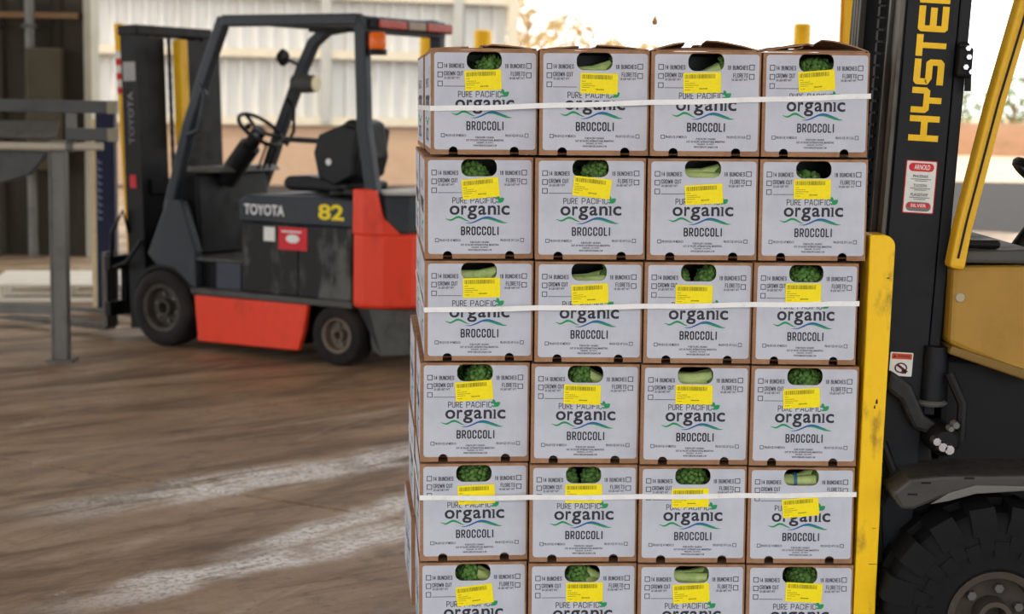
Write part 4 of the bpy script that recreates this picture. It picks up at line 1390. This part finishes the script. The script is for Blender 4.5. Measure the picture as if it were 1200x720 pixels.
for y in (5.0,):
    chn = H()
    for i in range(60):
        chn.bx(1.03, 1.05, y - 0.015, y + 0.015, 0.5 + i * 0.035, 0.527 + i * 0.035)
    chn.build('lift_chain', M_BLACK, HF)

# lettering up the side of the mast: block letters, reading upwards
YL = 4.5388
GL = {'H': [[(0, 0), (.24, 0), (.24, 1), (0, 1)], [(.76, 0), (1, 0), (1, 1), (.76, 1)], [(.24, .39), (.76, .39), (.76, .61), (.24, .61)]],
      'Y': [[(0, .52), (.24, .60), (.24, 1), (0, 1)], [(.76, .60), (1, .52), (1, 1), (.76, 1)], [(0, .52), (.12, .40), (.88, .40), (1, .52), (.76, .60), (.24, .60)], [(.38, 0), (.62, 0), (.62, .40), (.38, .40)]],
      'S': [[(0, 0), (.86, 0), (1, .12), (1, .22), (0, .22)], [(.76, .22), (1, .22), (1, .48), (.88, .61), (.76, .61)], [(.24, .39), (.76, .39), (.76, .61), (.12, .61), (0, .52)], [(0, .52), (.24, .61), (.24, .78), (0, .78)], [(0, .78), (1, .78), (1, 1), (.12, 1), (0, .9)]],
      'T': [[(0, .78), (1, .78), (1, 1), (0, 1)], [(.37, 0), (.63, 0), (.63, .78), (.37, .78)]],
      'E': [[(.1, 0), (1, 0), (1, .22), (.24, .22), (.24, 0.78), (1, .78), (1, 1), (.1, 1), (0, .9), (0, .1)], [(.24, .39), (.94, .39), (.94, .61), (.24, .61)]],
      'R': [[(0, 0), (.24, 0), (.24, 1), (0, 1)], [(.24, .78), (.88, .78), (1, .88), (.9, 1), (.24, 1)], [(.76, .45), (1, .5), (1, .88), (.76, .78)], [(.24, .35), (.88, .35), (1, .5), (.24, .55)], [(.7, 0), (1, 0), (.9, .35), (.6, .35)]]}
ylet = MB(WT)
zL = 1.6145
for ch in 'HYSTER':
    wz = 0.0685 if ch not in 'T' else 0.058
    for poly in GL[ch]:
        # letter x runs upwards, letter top points to the left (towards the load)
        ylet.prism([(1.121 - q[1] * 0.081, zL + q[0] * wz) for q in poly], 'y', YL, YL + 0.001)
    zL += wz + 0.0075
lo = ylet.build('mast_lettering', pm('mast_yellow', (248, 198, 14), 0.45, scale=12), nu)
lo['label'] = 'yellow block letters running up the mast'


# stickers on the mast
def decal(parent, name, x0, x1, z0, z1, m, y=YL, r=0.003):
    return MB(WT).prism(rrect(x0, x1, z0, z1, r, 3), 'y', y, y + 0.0008).build(name, m, parent)


d1 = decal(nu, 'dealer_decal', 1.041, 1.126, 1.418, 1.562, M_DECALRED)
d1['label'] = 'white sticker with red border, ARNOLD lettering'
putd = lambda y: (lambda a, b: WT @ Vector((a, y, b)))
det = lambda mb, nm, m: (lambda o: None)(mb.build(nm, m, nu))
M_DWHITE = pm('decal_white', (224, 226, 222), 0.5, scale=15)
M_DINK = pm('decal_ink', (36, 36, 40), 0.5, scale=15)
decal(nu, 'decal_field', 1.0435, 1.1235, 1.4205, 1.5595, M_DWHITE, YL - 0.0004)
decal(nu, 'decal_badge', 1.049, 1.118, 1.532, 1.555, M_DECALRED, YL - 0.0007, 0.011)
decal(nu, 'decal_badge', 1.049, 1.118, 1.424, 1.449, pm('decal_grey', (120, 116, 118), 0.5), YL - 0.0007, 0.012)
decal(nu, 'decal_badge', 1.052, 1.115, 1.433, 1.446, M_DECALRED, YL - 0.0009, 0.005)
m1, m2 = MB(), MB()
m1.text('ARNOLD', putd(YL - 0.0009), 1.064, 1.107, 1.537, 1.551, 0.02, 3)
m1.text('SILVER', putd(YL - 0.0011), 1.062, 1.105, 1.435, 1.444, 0.02, 2)
m1.build('decal_white_print', M_WHITE, nu)
for wd, z in (('PHOENIX', 1.515), ('TUCSON', 1.490), ('FLAGSTAFF', 1.465)):
    hw = 0.0235 if len(wd) > 7 else (0.021 if len(wd) > 6 else 0.018)
    m2.text(wd, putd(YL - 0.0007), 1.0835 - hw, 1.0835 + hw, z, z + 0.008, 0.02, 2)
    for dz, hw2 in ((-0.005, 0.026), (-0.0095, 0.014)):
        x = 1.0835 - hw2
        while x < 1.0835 + hw2:
            m2.poly([(x, z + dz), (x + 0.0035, z + dz), (x + 0.0035, z + dz + 0.0022), (x, z + dz + 0.0022)], putd(YL - 0.0007))
            x += 0.0046
m2.build('decal_print', M_DINK, nu)
d2 = decal(nu, 'warning_decal', 1.044, 1.107, 0.967, 1.033, M_DWHITE)
decal(nu, 'warning_header', 1.048, 1.104, 1.014, 1.030, pm('warn_orange', (206, 78, 30), 0.5), YL - 0.0004)
w2 = MB()
w2.text('WARNING', putd(YL - 0.0007), 1.064, 1.100, 1.0185, 1.0265, 0.02, 2)
w2.poly([(1.051, 1.018), (1.061, 1.018), (1.056, 1.027)], putd(YL - 0.0007))
hp = [(1.0755 + 0.018 * math.cos(a * 0.524), 0.99 + 0.015 * math.sin(a * 0.524)) for a in range(12)]
hp2 = [(1.0755 + 0.014 * math.cos(a * 0.524), 0.99 + 0.011 * math.sin(a * 0.524)) for a in range(12)]
w2.add([putd(YL - 0.0007)(*q) for q in hp + hp2], [(i, (i + 1) % 12, (i + 1) % 12 + 12, i + 12) for i in range(12)])
w2.poly([(1.060, 0.998), (1.066, 1.002), (1.096, 0.981), (1.090, 0.977)], putd(YL - 0.0009))
w2.poly([(1.078, 0.985), (1.090, 0.985), (1.092, 0.975), (1.078, 0.974)], putd(YL - 0.0009))
w2.build('warning_print', pm('dark_red_ink', (84, 34, 40), 0.5), nu)

# hose clamp with bolts on the rear edge of the mast
cl = H().bx(1.148, 1.187, 4.50, 4.545, 1.79, 1.872).bx(1.15, 1.18, 4.515, 4.548, 1.865, 1.885).build('hose_clamp', M_BLACK, HF, bevel=0.008)
for x, z in ((1.168, 1.868), (1.172, 1.845), (1.166, 1.818), (1.182, 1.806)):
    H().lathe([(0.0001, 4.488), (0.0075, 4.488), (0.0085, 4.493), (0.0085, 4.502), (0.0001, 4.502)], 6, 'y', (x, 0, z)).build('bolt', M_CHROME, cl, smooth=30)
H().tube([(1.182, 4.52, 1.80), (1.184, 4.52, 1.755)], 0.009, 8).build('grease_hose', M_BLACK, cl, smooth=40)

# yellow load backrest arm pressed against the load, with carriage behind
def arm(y0, y1):
    poly = []
    for a in range(0, 91, 15):
        poly.append((1.0195 - 0.032 + 0.032 * math.cos(math.radians(a)), 1.362 - 0.032 + 0.032 * math.sin(math.radians(a))))
    poly += [(0.9575, 1.362), (0.9515, 1.358), (0.9505, 0.15), (1.010, 0.15), (1.012, 0.8)]
    return MB(W0).prism(poly, 'y', y0, y1)


lbk = arm(4.425, 4.53).build('load_backrest', M_PLATEYEL, HF, bevel=0.004)
arm(5.31, 5.41).build('backrest_arm', M_PLATEYEL, lbk, bevel=0.004)
for z in (0.25, 0.62, 1.22):
    MB(W0).bx(0.953, 0.978, 4.53, 5.31, z, z + 0.09).build('backrest_rail', M_PLATEYEL, lbk)
rs = random.Random(8)
scr = MB(W0)
for x, z, w_, h_ in ((0.985, 0.905, 0.006, 0.014), (0.981, 0.892, 0.004, 0.010), (1.0, 1.245, 0.008, 0.004), (0.98, 0.3, 0.03, 0.003), (0.99, 0.56, 0.012, 0.002), (0.985, 0.46, 0.025, 0.002)):
    scr.prism([(x, z), (x + w_, z + 0.001), (x + w_ * 0.8, z + h_), (x + w_ * 0.2, z + h_ * 0.8)], 'y', 4.4238, 4.4249)
scr.build('paint_chips', M_BLACK, lbk)
for y in (4.66, 5.12):
    MB(W0).prism([(0.945, pt - 0.03), (0.952, 0.6), (0.99, 0.6), (0.985, pt - 0.068), (-0.22, pt - 0.050), (-0.24, pt - 0.042), (0.9, pt - 0.03)], 'y', y, y + 0.1).build('fork', M_RAIL, HF)

# lower mast, axle and brackets
MB(W0).prism([(1.00, 0.40), (1.16, 0.40), (1.20, 0.62), (1.17, 0.83), (1.10, 0.93), (1.02, 0.90)], 'y', 4.57, 4.665).build('mast_mount', M_BLACK, HF, bevel=0.012)
cyl = MB(W0).tube([(1.165, 4.535, 0.90), (1.17, 4.535, 1.05)], 0.033, 16).build('tilt_sleeve', M_MAST, HF, smooth=40)
MB(W0).lathe([(0.0001, 0.885), (0.036, 0.885), (0.044, 0.892), (0.034, 0.90), (0.0001, 0.90)], 20, 'z', (1.164, 4.535, 0)).build('sleeve_ring', M_STEEL, cyl, smooth=40)
MB(W0).prism([(1.04, 0.985), (1.10, 0.945), (1.14, 0.86), (1.19, 0.83), (1.19, 0.80), (1.11, 0.82), (1.07, 0.90), (1.03, 0.93)], 'y', 4.50, 4.565).build('knuckle_arm', pm('worn_iron', (26, 26, 28), 0.5, dirt=(66, 64, 62), dirt_amt=0.5, scale=14), HF, bevel=0.012)
MB(W0).lathe([(0.0001, 4.44), (0.03, 4.44), (0.042, 4.455), (0.042, 4.57), (0.0001, 4.57)], 22, 'y', (1.185, 0, 0.80)).build('pivot_pin', M_BLACK, HF, smooth=40)
for x, z, r in ((1.155, 0.805, 0.013), (1.172, 0.79, 0.015), (1.190, 0.783, 0.016), (1.205, 0.85, 0.011), (1.192, 0.84, 0.009)):
    MB(W0).lathe([(0.0001, 4.418), (r * 0.8, 4.418), (r, 4.426), (r, 4.45), (0.0001, 4.45)], 10, 'y', (x, 0, z)).build('bolt', M_CHROME if r > 0.012 else M_STEEL, HF, smooth=30)
for hp in ([(1.03, 4.52, 0.78), (1.06, 4.50, 0.70), (1.02, 4.50, 0.60), (1.03, 4.5, 0.45)], [(1.20, 4.50, 0.98), (1.235, 4.48, 0.90), (1.23, 4.47, 0.80)]):
    MB(W0).tube(hp, 0.014, 8).build('hydraulic_hose', M_BLACK, HF, smooth=40)
MB(W0).lathe([(0.0001, 4.6), (0.06, 4.6), (0.06, 5.24), (0.0001, 5.24)], 16, 'y', (1.33, 0, 0.33)).build('drive_axle', M_BLACK, HF)
# fender
fo, fi = [], []
for t in range(0, 9):
    a = math.radians(176 - t * 14)
    fo.append((1.33 + 0.36 * math.cos(a) * 0.92, 0.345 + 0.36 * math.sin(a) * 1.0))
fpoly = [(1.028, 0.672), (1.075, 0.712), (1.16, 0.722), (1.50, 0.73), (1.78, 0.66), (1.78, 0.64), (1.48, 0.69), (1.25, 0.682), (1.16, 0.66), (1.09, 0.628), (1.055, 0.628)]
fd = MB(W0).prism(fpoly, 'y', 4.37, 4.66).build('fender', pm('fender_grey', (64, 62, 59), 0.42, dirt=(30, 29, 28), dirt_amt=0.6, scale=9, bump=0.15), HF, bevel=0.012)
for x, z in ((1.07, 0.668), (1.105, 0.70), (1.15, 0.722), (1.22, 0.715)):
    MB(W0).bx(x, x + 0.026, 4.3685, 4.3705, z, z + 0.005).build('fender_slot', M_BLACK, fd)
MB(W0).prism([(1.13, 0.645), (1.18, 0.678), (1.25, 0.70), (1.40, 0.70), (1.40, 0.688), (1.25, 0.676), (1.18, 0.655)], 'y', 4.362, 4.372).build('fender_lip', M_STEEL, fd, bevel=0.003)
# drive wheels with lugged tyres
wheel(HF, 'lugged_wheel', 1.335 - O.x, 0.318, 4.60 - O.y, 4.385 - O.y, 0.302, 0.138, rubber('lug_rubber', (12, 12, 14), (30, 30, 32)), M_RIM, lugs=17)
wheel(HF, 'lugged_wheel', 1.335 - O.x, 0.318, 5.24 - O.y, 5.455 - O.y, 0.302, 0.138, rubber('lug_rubber', (12, 12, 14), (30, 30, 32)), M_RIM, lugs=17)
wheel(HF, 'rear_wheel', 2.75 - O.x, 0.27, 4.62 - O.y, 4.45 - O.y, 0.27, 0.15, M_TYRE, M_RIM2)
wheel(HF, 'rear_wheel', 2.75 - O.x, 0.27, 5.22 - O.y, 5.39 - O.y, 0.27, 0.15, M_TYRE, M_RIM2)
# body, cowl, guard
MB(W0).prism([(1.20, 0.40), (2.4, 0.40), (2.4, 0.76), (1.75, 0.78), (1.72, 0.98), (1.20, 1.02)], 'y', 4.58, 5.26).build('frame', M_BLACK, HF, bevel=0.02)
MB(W0).prism([(1.195, 1.06), (1.195, 1.275), (1.40, 1.28), (1.46, 0.99), (1.44, 0.96)], 'y', 4.50, 5.34).build('front_cowl', M_TAN, HF, bevel=0.015)
MB(W0).prism([(1.193, 1.035), (1.20, 1.058), (1.44, 0.985), (1.44, 0.955)], 'y', 4.49, 5.35).build('cowl_trim', pm('cowl_trim', (120, 94, 40), 0.5), HF, bevel=0.006)
MB(W0).prism([(1.185, 1.285), (1.20, 1.315), (1.42, 1.325), (1.42, 1.285)], 'y', 4.49, 5.34).build('dash_panel', M_GREYLEDGE, HF, bevel=0.01)
MB(W0).bx(1.23, 1.33, 4.52, 4.60, 1.322, 1.345).build('dash_handle', M_BLACK, HF, bevel=0.01)
MB(W0).lathe([(0.0001, 4.494), (0.012, 4.494), (0.014, 4.50), (0.0001, 4.503)], 16, 'y', (1.198 + 0.02, 0, 1.19)).build('cowl_badge', pm('badge_grey', (170, 160, 134), 0.5), HF)
for y in (4.50, 5.28):
    g = MB(W0).bar([(1.198, y, 1.27), (1.214, y, 1.38), (1.285, y, 1.72), (1.395, y, 2.18), (1.47, y, 2.26), (2.45, y, 2.28), (2.58, y, 2.18), (2.62, y, 1.2)], 0.042, 0.07, up=(0, 1, 0)).build('overhead_guard_leg', M_HYEL, HF, bevel=0.01)
    MB(W0).bar([(1.198, y - 0.037, 1.30), (1.216, y - 0.037, 1.40), (1.284, y - 0.037, 1.72), (1.39, y - 0.037, 2.14)], 0.005, 0.006, up=(0, 1, 0)).build('guard_groove', M_BLACK, g)
for i in range(7):
    MB(W0).bx(1.55 + i * 0.14, 1.58 + i * 0.14, 4.535, 5.245, 2.25, 2.29).build('guard_bar', M_HYEL, HF)
MB(W0).prism([(1.75, 0.80), (2.95, 0.80), (3.05, 0.5), (3.0, 0.38), (2.42, 0.38), (2.42, 0.75), (1.75, 0.78)], 'y', 4.47, 5.37).build('rear_deck', M_HYEL, HF, bevel=0.03)
MB(W0).prism([(2.30, 0.80), (3.02, 0.80), (3.08, 1.05), (2.95, 1.25), (2.35, 1.22)], 'y', 4.46, 5.38).build('counterweight', M_HYEL, HF, bevel=0.04)
MB(W0).prism([(1.78, 0.80), (2.29, 0.80), (2.29, 1.10), (1.80, 1.08)], 'y', 4.60, 5.24).build('engine_cover', M_BLACK, HF, bevel=0.03)
st = MB(W0).prism([(1.82, 1.10), (2.26, 1.10), (2.26, 1.2), (1.80, 1.22)], 'y', 4.68, 5.16).build('seat', M_SEAT, HF, bevel=0.03)
MB(W0).prism([(2.14, 1.2), (2.26, 1.2), (2.36, 1.72), (2.26, 1.74)], 'y', 4.68, 5.16).build('seat_back', M_SEAT, st, bevel=0.03)
hc = Vector((1.62, 4.92, 1.46)) - O
ax = Vector((0.55, 0, 0.83)).normalized()
f1, f2 = Vector((0, 1, 0)), ax.cross(Vector((0, 1, 0)))
swh = MB().tube([hc + (f1 * math.cos(a * math.pi / 14) + f2 * math.sin(a * math.pi / 14)) * 0.16 for a in range(28)], 0.014, 8, closed=True, up=tuple(ax))
for a in (0.5, 2.6, 4.7):
    swh.bar([hc, hc + (f1 * math.cos(a) + f2 * math.sin(a)) * 0.155], 0.025, 0.012, up=tuple(ax))
swh.build('steering_wheel', M_SEAT, HF, smooth=40)
MB().tube([hc, hc - ax * 0.32], 0.035, 12).build('steering_column', M_SEAT, HF, smooth=40)
